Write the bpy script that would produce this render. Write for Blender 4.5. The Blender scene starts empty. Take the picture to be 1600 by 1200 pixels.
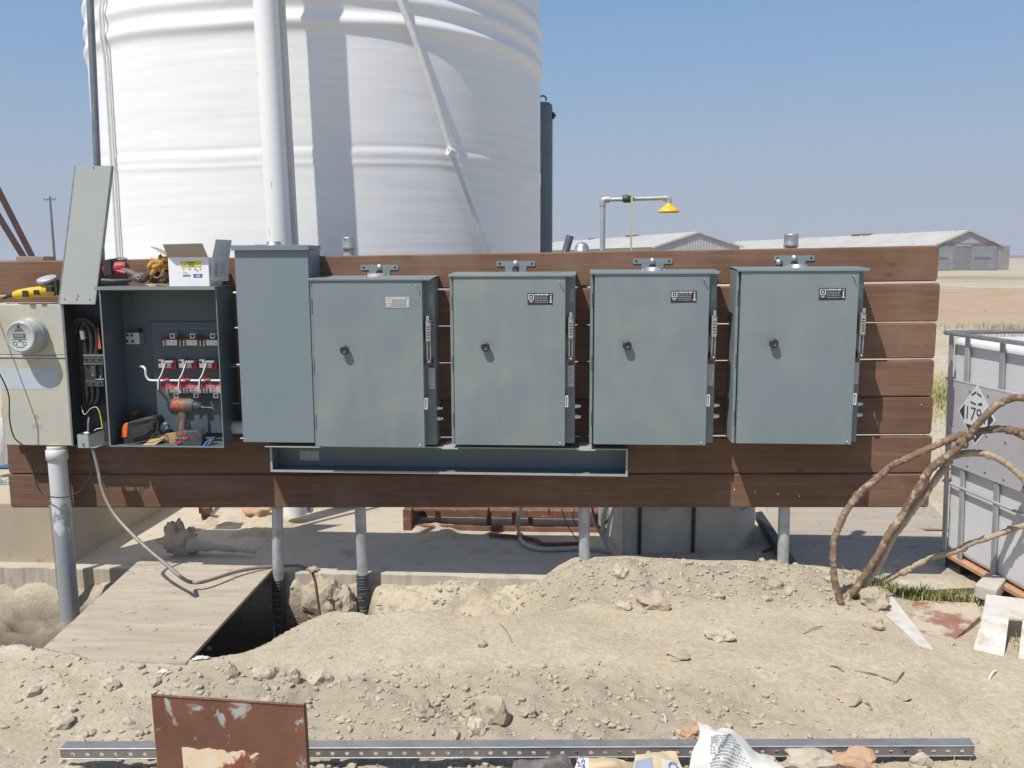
import bpy, bmesh, math, random
import numpy as np
from mathutils import Vector, Matrix, noise as mnoise
random.seed(7); rng = np.random.default_rng(7)
SC = bpy.context.scene; COL = SC.collection
R = math.radians

# ------------------------------------------------------------------ camera
F, YAW, PITCH, ROLL, DC, H = 1400.0, 4.2, math.degrees(math.atan(198/1400.0)), .25, 4.65, 1.65
_y, _p, _r = R(YAW), R(PITCH), R(ROLL)
FW = Vector((-math.sin(_y)*math.cos(_p), math.cos(_y)*math.cos(_p), -math.sin(_p)))
RT = Vector((math.cos(_y), math.sin(_y), 0)); UP = RT.cross(FW)
RT, UP = RT*math.cos(_r)-UP*math.sin(_r), UP*math.cos(_r)+RT*math.sin(_r)
CAM = Vector((0, -DC, H))
cd = bpy.data.cameras.new('camera'); cam = bpy.data.objects.new('camera', cd); COL.objects.link(cam)
cd.sensor_width = 36; cd.lens = 36*F/1600; cd.clip_end = 6000; cd.clip_start = .05
cam.matrix_world = Matrix(((RT.x, UP.x, -FW.x, CAM.x), (RT.y, UP.y, -FW.y, CAM.y), (RT.z, UP.z, -FW.z, CAM.z), (0, 0, 0, 1)))
SC.camera = cam

# ------------------------------------------------------------------ light
SUND = Vector((.79, 1, -2.07)).normalized()          # direction the light travels
elev = math.asin(-SUND.z)
w = bpy.data.worlds.new('World'); SC.world = w; w.use_nodes = True
nt = w.node_tree; nt.nodes.clear()
sky = nt.nodes.new('ShaderNodeTexSky'); sky.sky_type = 'NISHITA'; sky.sun_disc = False
sky.sun_elevation = elev; sky.sun_rotation = math.atan2(-SUND.x, -SUND.y)
sky.air_density = 1.1; sky.dust_density = .6; sky.ozone_density = 1.5; sky.altitude = 0
bg = nt.nodes.new('ShaderNodeBackground'); bg.inputs[1].default_value = .1
wo = nt.nodes.new('ShaderNodeOutputWorld')
tcw = nt.nodes.new('ShaderNodeTexCoord'); sep = nt.nodes.new('ShaderNodeSeparateXYZ'); nt.links.new(tcw.outputs['Generated'], sep.inputs[0])
rw = nt.nodes.new('ShaderNodeValToRGB'); rw.color_ramp.interpolation = 'EASE'
rw.color_ramp.elements[0].position = .0; rw.color_ramp.elements[0].color = (.95, .95, .95, 1); rw.color_ramp.elements[1].position = .75; rw.color_ramp.elements[1].color = (0, 0, 0, 1)
tr = nt.nodes.new('ShaderNodeValToRGB'); te = tr.color_ramp.elements; te.new(.1); te.new(.2)      # low dusty air: lavender grey at the horizon, clear blue above
for e_, p_, c_ in zip(te, (0, .1, .2, .34), ((.365, .41, .50), (.325, .402, .52), (.235, .37, .575), (.155, .315, .58))): e_.position = p_; e_.color = (*c_, 1)
sc_w = nt.nodes.new('ShaderNodeMix'); sc_w.data_type = 'RGBA'; sc_w.blend_type = 'MULTIPLY'; sc_w.inputs[0].default_value = 1; sc_w.inputs[7].default_value = (10, 10, 10, 1)
nt.links.new(sep.outputs[2], rw.inputs[0]); nt.links.new(sep.outputs[2], tr.inputs[0]); nt.links.new(tr.outputs[0], sc_w.inputs[6])
mw_ = nt.nodes.new('ShaderNodeMix'); mw_.data_type = 'RGBA'; nt.links.new(rw.outputs[0], mw_.inputs[0]); nt.links.new(sky.outputs[0], mw_.inputs[6]); nt.links.new(sc_w.outputs[2], mw_.inputs[7])
nt.links.new(mw_.outputs[2], bg.inputs[0]); nt.links.new(bg.outputs[0], wo.inputs[0])
sl = bpy.data.lights.new('sun', 'SUN'); sl.energy = 4.4; sl.angle = R(.53); sl.color = (1, .955, .89)
so = bpy.data.objects.new('sun', sl); COL.objects.link(so)
so.rotation_euler = SUND.to_track_quat('-Z', 'Y').to_euler(); so.location = (-6, -8, 16)
SC.view_settings.view_transform = 'Standard'; SC.view_settings.look = 'None'
SC.view_settings.gamma = 1; SC.view_settings.exposure = .15

# ------------------------------------------------------------------ pixel -> place helpers (photo pixels, 1600 wide)
def ray(px, py): return FW+RT*((px-800)/F)-UP*((py-600)/F)
def P(px, py, Y=0.0):
    d = ray(px, py); return CAM+d*((Y-CAM.y)/d.y)
def G(px, py, z=0.0):
    d = ray(px, py); return CAM+d*((z-CAM.z)/d.z)
def Cz(px, py, Z): return CAM+ray(px, py)*Z          # at camera depth Z
def PL(px, py, o, n):
    d = ray(px, py); return CAM+d*((o-CAM).dot(n)/d.dot(n))

# ------------------------------------------------------------------ materials
MATS = {}
def nd(t, k, **kw):
    n = t.nodes.new(k)
    for a, b in kw.items():
        if a.startswith('i_'): n.inputs[a[2:]].default_value = b
        else: setattr(n, a, b)
    return n
def base(name, rough=.6, metal=0.0, spec=.5):
    m = bpy.data.materials.new(name); m.use_nodes = True; t = m.node_tree
    b = t.nodes['Principled BSDF']; b.inputs['Roughness'].default_value = rough
    b.inputs['Metallic'].default_value = metal; b.inputs['Specular IOR Level'].default_value = spec
    MATS[name] = m; return m, t, b
def coords(t, scale=(1, 1, 1), kind='Object'):
    tc = nd(t, 'ShaderNodeTexCoord'); mp = nd(t, 'ShaderNodeMapping'); mp.inputs['Scale'].default_value = scale
    if kind == 'World':
        g = nd(t, 'ShaderNodeNewGeometry'); t.links.new(g.outputs['Position'], mp.inputs[0])
    else: t.links.new(tc.outputs[kind], mp.inputs[0])
    return mp.outputs[0]
def noise(t, vec, scale, detail=6, rough=.6, dist=0):
    n = nd(t, 'ShaderNodeTexNoise'); n.inputs['Scale'].default_value = scale; n.inputs['Detail'].default_value = detail
    n.inputs['Roughness'].default_value = rough; n.inputs['Distortion'].default_value = dist
    t.links.new(vec, n.inputs['Vector']); return n.outputs['Fac']
def ramp(t, fac, stops):
    r = nd(t, 'ShaderNodeValToRGB'); e = r.color_ramp.elements
    while len(e) < len(stops): e.new(.5)
    for i, (p, c) in enumerate(stops):
        e[i].position = p; e[i].color = (c[0], c[1], c[2], 1) if hasattr(c, '__len__') else (c, c, c, 1)
    t.links.new(fac, r.inputs[0]); return r.outputs[0]
def mix(t, fac, a, b, mode='MIX'):
    m = nd(t, 'ShaderNodeMix', data_type='RGBA', blend_type=mode)
    for s, v in ((m.inputs[0], fac), (m.inputs[6], a), (m.inputs[7], b)):
        if isinstance(v, (int, float)): s.default_value = v
        elif isinstance(v, tuple): s.default_value = (*v, 1)
        else: t.links.new(v, s)
    return m.outputs[2]
def bump(t, b, hgt, strength=.3, dist=.01):
    n = nd(t, 'ShaderNodeBump'); n.inputs['Strength'].default_value = strength; n.inputs['Distance'].default_value = dist
    t.links.new(hgt, n.inputs['Height']); t.links.new(n.outputs[0], b.inputs['Normal'])
def pm(name, c1, c2=None, scale=6, rough=.6, metal=0, bmp=0, bscale=80, spots=None, sp=(.62, .7), spscale=14, spec=.5, lo=.35, hi=.65, kind='Object', stretch=(1, 1, 1)):
    m, t, b = base(name, rough, metal, spec); v = coords(t, stretch, kind)
    c2 = c2 or tuple(x*.85 for x in c1)
    col = ramp(t, noise(t, v, scale), [(lo, c1), (hi, c2)])
    if spots:
        mk = ramp(t, noise(t, v, spscale, 8, .65), [(sp[0], 0), (sp[1], 1)]); col = mix(t, mk, col, spots)
    t.links.new(col, b.inputs['Base Color'])
    if bmp: bump(t, b, noise(t, v, bscale, 5), bmp, .004)
    r = ramp(t, noise(t, v, scale*2.3), [(.3, max(rough-.12, .05)), (.7, min(rough+.15, 1))]); t.links.new(r, b.inputs['Roughness'])
    return m

# enclosure paint with faint dusty smears
def enclosure(name, c, dust, amt):
    m, t, b = base(name, .42); v = coords(t, (1, 1, 1), 'World')
    n1 = noise(t, v, 2.6, 5, .55, .6); n2 = noise(t, coords(t, (9, 9, 1.6), 'World'), 1.0, 5, .6)
    k = ramp(t, n1, [(.44, 0), (.72, amt)]); k2 = ramp(t, n2, [(.5, 0), (.75, amt*.7)])
    col = mix(t, k, c, dust); col = mix(t, k2, col, dust)
    sc = ramp(t, noise(t, coords(t, (60, 60, 14), 'World'), 1.0, 3, .7), [(.71, 0), (.78, .35)])
    col = mix(t, sc, col, dust)
    t.links.new(col, b.inputs['Base Color'])
    t.links.new(ramp(t, n1, [(.3, .38), (.7, .55)]), b.inputs['Roughness'])
    bump(t, b, noise(t, v, 1.8, 2), .12, .02)
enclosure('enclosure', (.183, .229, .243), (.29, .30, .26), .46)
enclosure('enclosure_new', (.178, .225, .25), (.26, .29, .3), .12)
enclosure('enclosure_shaded', (.08, .108, .122), (.12, .15, .16), .2)  # same paint as outside, darkened to put interior shade into the colour
enclosure('trough_inner', (.17, .21, .225), (.16, .2, .21), .2)
enclosure('enclosure_old', (.34, .37, .355), (.42, .4, .33), .3)
pm('zinc', (.52, .54, .55), (.40, .42, .44), 30, .38, .75, .1, 200)
pm('galv', (.56, .58, .58), (.40, .43, .44), 16, .5, .45, .15, 120, (.5, .47, .4), (.62, .75), 7)
pm('galv_dark', (.2, .22, .24), (.28, .3, .31), 14, .45, .55, .1, 120)
pm('steel_bright', (.7, .7, .68), (.5, .5, .5), 60, .25, 1)
pm('aluminium_lug', (.62, .62, .6), (.45, .45, .44), 50, .35, .6)
pm('copper', (.34, .15, .09), (.26, .1, .07), 40, .45, .4)
pm('red_insulator', (.26, .025, .025), (.18, .02, .02), 30, .5)
pm('bright_red', (.65, .04, .08), (.5, .03, .05), 30, .5)
pm('pink_insulator', (.62, .12, .17), (.5, .05, .08), 30, .5)
pm('black_plastic', (.022, .022, .024), (.04, .04, .042), 30, .45)
pm('black_rubber', (.02, .02, .022), (.035, .034, .033), 30, .6)
pm('dark_grey', (.045, .048, .052), (.07, .074, .08), 30, .5)
pm('white_plastic', (.78, .78, .76), (.68, .68, .66), 30, .5)
pm('breaker_shaded', (.028, .032, .032), (.045, .05, .05), 8, .6)  # dirty interior, darkened further to paint in the shade of a deeper box
pm('strut', (.27, .27, .28), (.34, .34, .35), 14, .42, .5)
pm('label_white', (.7, .72, .72), (.6, .62, .62), 60, .5)
pm('label_black', (.02, .02, .022), (.03, .03, .032), 60, .4)
pm('label_grey', (.33, .36, .37), (.26, .29, .3), 90, .5)
pm('label_worn', (.42, .42, .4), (.25, .25, .24), 300, .5, lo=.45, hi=.55)
pm('ink', (.03, .035, .04), (.05, .05, .06), 60, .6)
pm('faded_ink', (.3, .32, .33), (.36, .38, .38), 60, .6)
pm('blue_ink', (.03, .07, .35), (.04, .09, .4), 60, .5)
pm('yellow_label', (.62, .62, .04), (.55, .55, .03), 60, .5)
pm('carton', (.82, .82, .82), (.75, .75, .75), 10, .7)
pm('carton_inner', (.42, .36, .3), (.37, .31, .25), 10, .8)
pm('cardboard', (.46, .31, .15), (.38, .25, .12), 12, .8)
pm('yellow_tool', (.72, .48, .02), (.6, .38, .02), 20, .45, spots=(.25, .2, .1), sp=(.64, .72))
pm('orange_tool', (.48, .11, .035), (.34, .085, .035), 30, .55, spots=(.12, .08, .06), sp=(.47, .58), spscale=30)
pm('orange_plastic', (.85, .15, .02), (.7, .12, .02), 30, .5)
pm('red_tool', (.4, .03, .03), (.3, .03, .03), 30, .5, spots=(.1, .07, .06), sp=(.55, .65), spscale=30)
pm('tool_grey', (.1, .085, .08), (.16, .14, .13), 30, .6)
pm('leather', (.52, .28, .06), (.38, .19, .04), 20, .8, bmp=.3)
pm('leather_dark', (.09, .05, .035), (.14, .08, .05), 20, .8, bmp=.3)
pm('blue_grip', (.03, .12, .3), (.04, .15, .36), 20, .5)
pm('blue_box', (.09, .2, .42), (.07, .16, .35), 10, .6)
pm('blue_rag', (.2, .3, .42), (.28, .38, .5), 12, .8)
pm('yellow_wire', (.7, .6, .02), (.6, .5, .02), 20, .5)
pm('meter_grey', (.38, .4, .37), (.32, .34, .32), 20, .4)
pm('meter_face', (.46, .49, .47), (.42, .44, .42), 20, .12)
pm('meter_display', (.09, .1, .09), (.12, .13, .12), 20, .25)
pm('meter_box', (.50, .475, .385), (.45, .45, .40), 5, .45, spots=(.46, .37, .21), sp=(.52, .76), spscale=5.5, lo=.4, hi=.6, kind='World')
pm('sticker_ghost', (.42, .5, .55), (.5, .55, .57), 18, .5)
pm('flex', (.3, .275, .24), (.22, .2, .175), 20, .55, .2)
pm('grey_hose', (.5, .48, .44), (.42, .4, .37), 10, .6)
pm('tape_wrap', (.035, .035, .038), (.07, .07, .07), 40, .4)
pm('pvc_white', (.62, .61, .58), (.54, .51, .46), 8, .6, spots=(.45, .38, .28), sp=(.5, .66), spscale=11)
pm('paper_white', (.66, .65, .61), (.56, .55, .51), 8, .7)
pm('paper_kraft', (.6, .48, .31), (.52, .4, .25), 8, .85)
pm('paper_blue', (.28, .33, .4), (.22, .27, .35), 8, .8)
pm('purple_ink', (.1, .1, .28), (.13, .13, .3), 60, .6)
pm('hose_mud', (.13, .085, .055), (.25, .165, .105), 14, .95, bmp=1, bscale=90, spots=(.44, .35, .24), sp=(.52, .66), spscale=26)
pm('hose_dust', (.46, .37, .26), (.34, .26, .18), 12, .95, bmp=1, bscale=90, spots=(.26, .17, .11), sp=(.56, .66), spscale=15)
pm('rock', (.44, .37, .275), (.37, .305, .22), 9, .95, bmp=.6, bscale=40)
pm('rock_pale', (.50, .435, .34), (.44, .375, .285), 9, .95, bmp=.5, bscale=40)
pm('rock_orange', (.5, .3, .18), (.42, .3, .2), 9, .95, bmp=.5, bscale=40)
pm('rust_iron', (.22, .11, .07), (.15, .075, .05), 16, .85, .1, .5, 80, (.4, .25, .16), (.58, .68), 12)
pm('dark_red_steel', (.055, .028, .028), (.08, .04, .035), 10, .6)
pm('dry_wood', (.36, .3, .23), (.28, .23, .17), 6, .85, bmp=.4, stretch=(1, 8, 8))
pm('stick', (.2, .15, .1), (.3, .24, .17), 10, .9)
pm('old_cloth', (.64, .52, .4), (.54, .43, .32), 8, .9, bmp=.4)
pm('slab_concrete', (.42, .375, .305), (.50, .435, .335), 2.2, .9, bmp=.5, bscale=60, spots=(.3, .27, .23), sp=(.57, .7), spscale=7, kind='World')
pm('pad_concrete', (.40, .34, .25), (.46, .38, .27), 3, .9, bmp=.4, spots=(.36, .16, .08), sp=(.6, .7), spscale=2.6, kind='World')
pm('block_concrete', (.5, .46, .4), (.43, .39, .33), 9, .9, bmp=.5)
pm('sheet_iron', (.64, .61, .54), (.52, .50, .44), 5, .6, 0, .3, 30, (.4, .36, .3), (.58, .7), 6)
pm('tote_plastic', (.70, .70, .70), (.62, .62, .63), 2, .45)
pm('tote_metal', (.48, .48, .5), (.38, .38, .4), 8, .5, .4, spots=(.4, .32, .26), sp=(.63, .72))
pm('tote_panel', (.40, .40, .42), (.45, .45, .465), 4, .55)
pm('tote_rust', (.42, .22, .12), (.5, .32, .2), 20, .8)
pm('grass_green', (.12, .16, .035), (.2, .2, .06), 20, .7)
pm('grass_dry', (.48, .4, .16), (.38, .36, .12), 10, .8)
pm('roof_iron', (.50, .49, .45), (.43, .42, .38), .25, .7, .0, spots=(.34, .2, .15), sp=(.62, .7), spscale=.3)
pm('barn_iron', (.33, .35, .35), (.42, .43, .42), .6, .6, .1)
pm('barn_siding', (.48, .46, .43), (.38, .37, .35), .9, .7)
pm('barn_rust', (.25, .12, .08), (.2, .1, .07), 1, .8)
pm('barn_door', (.19, .215, .23), (.25, .27, .28), .9, .6, spots=(.3, .3, .29), sp=(.56, .7), spscale=1.2)
pm('pole_wood', (.12, .1, .09), (.16, .14, .12), 2, .9)
pm('shower_yellow', (.82, .5, .04), (.72, .43, .03), 10, .4)
pm('rod_green', (.5, .58, .3), (.42, .5, .25), 10, .5)
pm('vessel_grey', (.13, .17, .2), (.1, .135, .16), 3, .5, bmp=.1)
pm('paint_red_brown', (.27, .13, .095), (.33, .19, .14), 6, .9, bmp=.4, spots=(.48, .42, .32), sp=(.46, .56), spscale=6)
pm('tag_paper', (.62, .64, .64), (.55, .57, .58), 60, .6)

def wood(name, a, b_, c, sx=1.2, bm=.35):
    m, t, b = base(name, .8, 0, .25); v = coords(t, (sx, 26, 26), 'World'); v2 = coords(t, (.9, 3, 3), 'World')
    v3 = coords(t, (4, 140, 140), 'World')
    col = ramp(t, noise(t, v, 1.3, 8, .62, .4), [(.25, a), (.52, b_), (.8, c)])
    col = mix(t, ramp(t, noise(t, v2, 1.2, 4), [(.35, 0), (.7, .55)]), col, tuple(x*.72 for x in a))
    fine = noise(t, v3, 1.0, 4)
    col = mix(t, .22, col, ramp(t, fine, [(.35, .25), (.65, .75)]), 'OVERLAY')
    kn = nd(t, 'ShaderNodeTexVoronoi'); kn.inputs['Scale'].default_value = 1.0; t.links.new(coords(t, (2.1, 1, 5.2), 'World'), kn.inputs['Vector'])
    col = mix(t, ramp(t, kn.outputs['Distance'], [(.03, .7), (.07, 0)]), col, tuple(x*.4 for x in a))
    dust = ramp(t, noise(t, coords(t, (1, 1, 1), 'World'), 2.2, 6, .7), [(.48, 0), (.78, .45)])
    col = mix(t, dust, col, (.30, .225, .165))
    oi = nd(t, 'ShaderNodeObjectInfo'); col = mix(t, 1.0, col, ramp(t, oi.outputs['Random'], [(0, .82), (1, 1.12)]), 'MULTIPLY')
    t.links.new(col, b.inputs['Base Color']); bump(t, b, fine, bm, .004)
wood('timber', (.15, .078, .048), (.2, .112, .072), (.25, .152, .105))
def ply(name, a, b_, c):
    m, t, b = base(name, .85, 0, .25); v = coords(t, (1.5, 9, 9), 'Object')
    col = ramp(t, noise(t, v, 1.6, 8, .6, .6), [(.3, a), (.55, b_), (.75, c)])
    col = mix(t, ramp(t, noise(t, coords(t), 2.4, 6, .6, .5), [(.54, 0), (.68, .6)]), col, (.42, .31, .2))
    col = mix(t, ramp(t, noise(t, coords(t), 23, 4, .6), [(.63, 0), (.68, .75)]), col, (.14, .10, .07))
    t.links.new(col, b.inputs['Base Color']); bump(t, b, noise(t, v, 4, 6), .4, .004)
ply('plywood', (.36, .305, .235), (.44, .38, .3), (.51, .455, .37))
ply('plywood_dusty', (.32, .28, .235), (.38, .335, .28), (.43, .38, .31))

# tank: sprayed white with horizontal winding streaks
m, t, b = base('tank_white', .38, 0, .5); v = coords(t, (1, 1, 26), 'World')
s = noise(t, v, .9, 8, .6, .3)
col = ramp(t, s, [(.3, (.81, .82, .83)), (.6, (.87, .87, .868))])
col = mix(t, ramp(t, noise(t, coords(t, (1, 1, 1), 'World'), 1.1, 5), [(.5, 0), (.8, .35)]), col, (.72, .69, .62))
t.links.new(col, b.inputs['Base Color']); bump(t, b, s, .14, .008)
# white steel pipe with rust specks
m, t, b = base('pipe_white', .4); v = coords(t, (1, 1, .35), 'World')
col = mix(t, ramp(t, noise(t, v, 22, 6, .7), [(.66, 0), (.7, 1)]), (.82, .82, .81), (.35, .22, .14))
t.links.new(col, b.inputs['Base Color'])
m, t, b = base('pipe_rust', .6); v = coords(t, (1, 1, .12), 'World')
col = mix(t, ramp(t, noise(t, v, 12, 8, .8), [(.56, 0), (.6, 1)]), (.66, .64, .62), (.3, .22, .17))
t.links.new(col, b.inputs['Base Color'])
# painted conduit below the meter
m, t, b = base('conduit_painted', .5, .15); v = coords(t, (1, 1, .6), 'World')
zz = nd(t, 'ShaderNodeSeparateXYZ'); t.links.new(coords(t, (1, 1, 1), 'World'), zz.inputs[0])
n = noise(t, v, 7, 5, .7); ad = nd(t, 'ShaderNodeMath', operation='MULTIPLY_ADD'); t.links.new(n, ad.inputs[0]); ad.inputs[1].default_value = 1.0; t.links.new(zz.outputs[2], ad.inputs[2])
col = mix(t, ramp(t, ad.outputs[0], [(.72, 0), (.76, 1)]), mix(t, noise(t, v, 9, 4), (.28, .31, .34), (.40, .42, .42)), (.66, .67, .68))
t.links.new(col, b.inputs['Base Color'])
# rusty sheet with paint remnants
m, t, b = base('rust_sheet', .75, .1); v = coords(t, (1, 1, 1), 'Object')
col = ramp(t, noise(t, v, 3, 8, .65), [(.3, (.1, .042, .025)), (.55, (.18, .075, .04)), (.75, (.26, .13, .07))])
pa = ramp(t, noise(t, v, 14, 6, .6, .4), [(.575, 0), (.63, .85)])
paint = ramp(t, noise(t, v, 9, 3), [(.42, (.36, .23, .11)), (.55, (.36, .40, .39))])
col = mix(t, pa, col, paint)
t.links.new(col, b.inputs['Base Color']); bump(t, b, noise(t, v, 40, 6), .4, .004)
pm('pale_paint', (.62, .55, .42), (.6, .42, .22), 9, .7, bmp=.3, spots=(.2, .06, .035), sp=(.54, .58), spscale=8)

# ground
def dirt(name):
    m, t, b = base(name, .97, 0, .1); v = coords(t, (1, 1, 1), 'World')
    big = noise(t, v, .35, 6, .55); mid = noise(t, v, 3.2, 8, .62); fin = noise(t, v, 38, 8, .7)
    col = ramp(t, mid, [(.3, (.405, .345, .25)), (.5, (.47, .41, .31)), (.7, (.53, .47, .365))])
    col = mix(t, ramp(t, big, [(.45, 0), (.65, .4)]), col, (.42, .335, .225))
    col = mix(t, .5, col, ramp(t, fin, [(.3, .3), (.7, .7)]), 'OVERLAY')
    at = nd(t, 'ShaderNodeAttribute', attribute_name='spoil'); col = mix(t, at.outputs['Fac'], col, mix(t, .7, col, (.325, .28, .215)))
    # far away: dry grass and green strips between tracks
    s = nd(t, 'ShaderNodeSeparateXYZ'); t.links.new(v, s.inputs[0])
    far = nd(t, 'ShaderNodeMapRange'); far.inputs[1].default_value = 14; far.inputs[2].default_value = 30; t.links.new(s.outputs[1], far.inputs[0])
    g = ramp(t, noise(t, coords(t, (.03, .16, 1), 'World'), 1.0, 6, .6), [(.6, 0), (.68, .55)])
    mu = nd(t, 'ShaderNodeMath', operation='MULTIPLY'); t.links.new(far.outputs[0], mu.inputs[0]); t.links.new(g, mu.inputs[1])
    col = mix(t, mu.outputs[0], col, (.2, .2, .1))
    g2 = ramp(t, noise(t, coords(t, (.12, .35, 1), 'World'), 1.0, 8, .7), [(.5, 0), (.62, .5)])
    mu2 = nd(t, 'ShaderNodeMath', operation='MULTIPLY'); t.links.new(far.outputs[0], mu2.inputs[0]); t.links.new(g2, mu2.inputs[1])
    col = mix(t, mu2.outputs[0], col, (.33, .21, .13))
    yj = nd(t, 'ShaderNodeMath', operation='MULTIPLY_ADD'); t.links.new(noise(t, coords(t, (.05, .2, 1), 'World'), 1.0, 5, .6), yj.inputs[0]); yj.inputs[1].default_value = 26; t.links.new(s.outputs[1], yj.inputs[2])
    bnd = nd(t, 'ShaderNodeMapRange'); bnd.inputs[1].default_value = 0; bnd.inputs[2].default_value = 120; t.links.new(yj.outputs[0], bnd.inputs[0])
    q = lambda y: (y+13)/120
    rd = ramp(t, bnd.outputs[0], [(q(15), 0), (q(24), .6), (q(42), .6), (q(47), 0)]); col = mix(t, rd, col, (.36, .235, .145))
    gn = ramp(t, bnd.outputs[0], [(q(60), 0), (q(64), .6), (q(70), .6), (q(74), 0)]); col = mix(t, gn, col, (.22, .22, .12))
    t.links.new(col, b.inputs['Base Color'])
    dm = nd(t, 'ShaderNodeAttribute', attribute_name='trench_shade'); col = mix(t, dm.outputs['Fac'], col, (.1, .08, .06)); t.links.new(col, b.inputs['Base Color'])  # shade of the deep trench mixed into the soil colour
    vor = nd(t, 'ShaderNodeTexVoronoi'); vor.inputs['Scale'].default_value = 70; t.links.new(v, vor.inputs['Vector'])
    h = nd(t, 'ShaderNodeMath', operation='MULTIPLY_ADD'); t.links.new(vor.outputs['Distance'], h.inputs[0]); h.inputs[1].default_value = -.35; t.links.new(fin, h.inputs[2])
    bump(t, b, h.outputs[0], .55, .012)
dirt('dirt')
pm('clod', (.40, .35, .265), (.47, .41, .315), 5, .97, spec=.1, kind='World')
M = MATS

# ------------------------------------------------------------------ mesh builder
def _ico(sub):
    bm = bmesh.new(); bmesh.ops.create_icosphere(bm, subdivisions=sub, radius=1)
    v = [x.co.copy() for x in bm.verts]; f = [tuple(y.index for y in x.verts) for x in bm.faces]; bm.free(); return v, f
ICO = {k: _ico(k) for k in (1, 2, 3, 4)}
class MB:
    def __init__(s): s.v = []; s.f = []; s.sm = []
    def add(s, vs, fs, sm=False):
        o = len(s.v); s.v += [Vector(x) for x in vs]; s.f += [tuple(i+o for i in f) for f in fs]; s.sm += [sm]*len(fs); return s
    def box(s, x0, x1, y0, y1, z0, z1):
        x0, x1 = sorted((x0, x1)); y0, y1 = sorted((y0, y1)); z0, z1 = sorted((z0, z1))
        return s.add([(x0, y0, z0), (x1, y0, z0), (x1, y1, z0), (x0, y1, z0), (x0, y0, z1), (x1, y0, z1), (x1, y1, z1), (x0, y1, z1)],
                     [(0, 3, 2, 1), (4, 5, 6, 7), (0, 1, 5, 4), (1, 2, 6, 5), (2, 3, 7, 6), (3, 0, 4, 7)])
    def prism(s, pts, ext):
        pts = [Vector(p) for p in pts]; ext = Vector(ext); n = len(pts)
        nn = Vector((0, 0, 0))
        for i in range(n): nn += (pts[i]-pts[0]).cross(pts[(i+1) % n]-pts[0])
        if nn.dot(ext) > 0: pts.reverse()
        return s.add(pts+[p+ext for p in pts], [tuple(range(n)), tuple(range(2*n-1, n-1, -1))]+[(i, i+n, (i+1) % n+n, (i+1) % n) for i in range(n)])
    def pp(s, px, Y, th):                                  # outline in photo pixels on the upright plane y=Y, extruded back by th
        return s.prism([P(a, b, Y) for a, b in px], (0, th, 0))
    def tube(s, pts, r, n=10, caps=True, sm=True):
        pts = [Vector(p) for p in pts]; k = len(pts); rr = r if hasattr(r, '__len__') else [r]*k
        tg = [(pts[min(i+1, k-1)]-pts[max(i-1, 0)]).normalized() for i in range(k)]
        a = Vector((0, 0, 1)) if abs(tg[0].z) < .9 else Vector((1, 0, 0))
        u = tg[0].cross(a).normalized(); vs = []
        for i in range(k):
            u = (u-tg[i]*u.dot(tg[i])).normalized(); w_ = tg[i].cross(u)
            vs += [pts[i]+(u*math.cos(2*math.pi*j/n)+w_*math.sin(2*math.pi*j/n))*rr[i] for j in range(n)]
        fs = [(i*n+j, i*n+(j+1) % n, (i+1)*n+(j+1) % n, (i+1)*n+j) for i in range(k-1) for j in range(n)]
        s.add(vs, fs, sm)
        if caps:
            s.add(vs[:n], [tuple(range(n-1, -1, -1))]); s.add(vs[-n:], [tuple(range(n))])
        return s
    def lathe(s, prof, o=(0, 0, 0), ax=(0, 0, 1), n=28, sm=True):
        o = Vector(o); ax = Vector(ax).normalized(); a = Vector((0, 0, 1)) if abs(ax.z) < .9 else Vector((1, 0, 0))
        u = ax.cross(a).normalized(); w_ = ax.cross(u); vs = []
        for r_, h in prof:
            vs += [o+ax*h+(u*math.cos(2*math.pi*j/n)+w_*math.sin(2*math.pi*j/n))*r_ for j in range(n)]
        fs = [(i*n+j, i*n+(j+1) % n, (i+1)*n+(j+1) % n, (i+1)*n+j) for i in range(len(prof)-1) for j in range(n)]
        return s.add(vs, fs, sm)
    def blob(s, c, rad, amp=.15, sub=3, seed=0, freq=1.6, sm=True, rot=0, flat=0):
        c = Vector(c); v, f = ICO[sub]; o = Vector((seed*3.7, seed*1.3, seed*7.1)); cr, sr = math.cos(rot), math.sin(rot); out = []
        for p in v:
            k = 1+amp*mnoise.fractal(p*freq+o, 1, 2, 3)*2
            q = Vector((p.x*rad[0], p.y*rad[1], p.z*rad[2]))*k
            if flat: q.z = max(q.z, -rad[2]*flat)
            out.append(c+Vector((q.x*cr-q.y*sr, q.x*sr+q.y*cr, q.z)))
        return s.add(out, f, sm)
    def build(s, name, mat, parent=None, bevel=0, seg=2):
        me = bpy.data.meshes.new(name); me.from_pydata([tuple(v) for v in s.v], [], s.f)
        me.polygons.foreach_set('use_smooth', s.sm); me.materials.append(M[mat] if isinstance(mat, str) else mat)
        o = bpy.data.objects.new(name, me); COL.objects.link(o)
        if parent: o.parent = parent; o.location = -wloc(parent)
        if bevel:
            md = o.modifiers.new('bevel', 'BEVEL'); md.width = bevel; md.segments = seg; md.limit_method = 'ANGLE'; md.angle_limit = R(40)
        return o
def wloc(o):
    l = o.location.copy()
    while o.parent: o = o.parent; l += o.location
    return l
def smooth_path(pts, n=8):
    pts = [Vector(p) for p in pts]; out = []
    q = [pts[0]*2-pts[1]]+pts+[pts[-1]*2-pts[-2]]
    for i in range(1, len(q)-2):
        for k in range(n):
            t_ = k/n; a, b_, c, d = q[i-1:i+3]
            out.append(.5*((2*b_)+(c-a)*t_+(2*a-5*b_+4*c-d)*t_*t_+(3*b_-a-3*c+d)*t_**3))
    return out+[pts[-1]]
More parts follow.
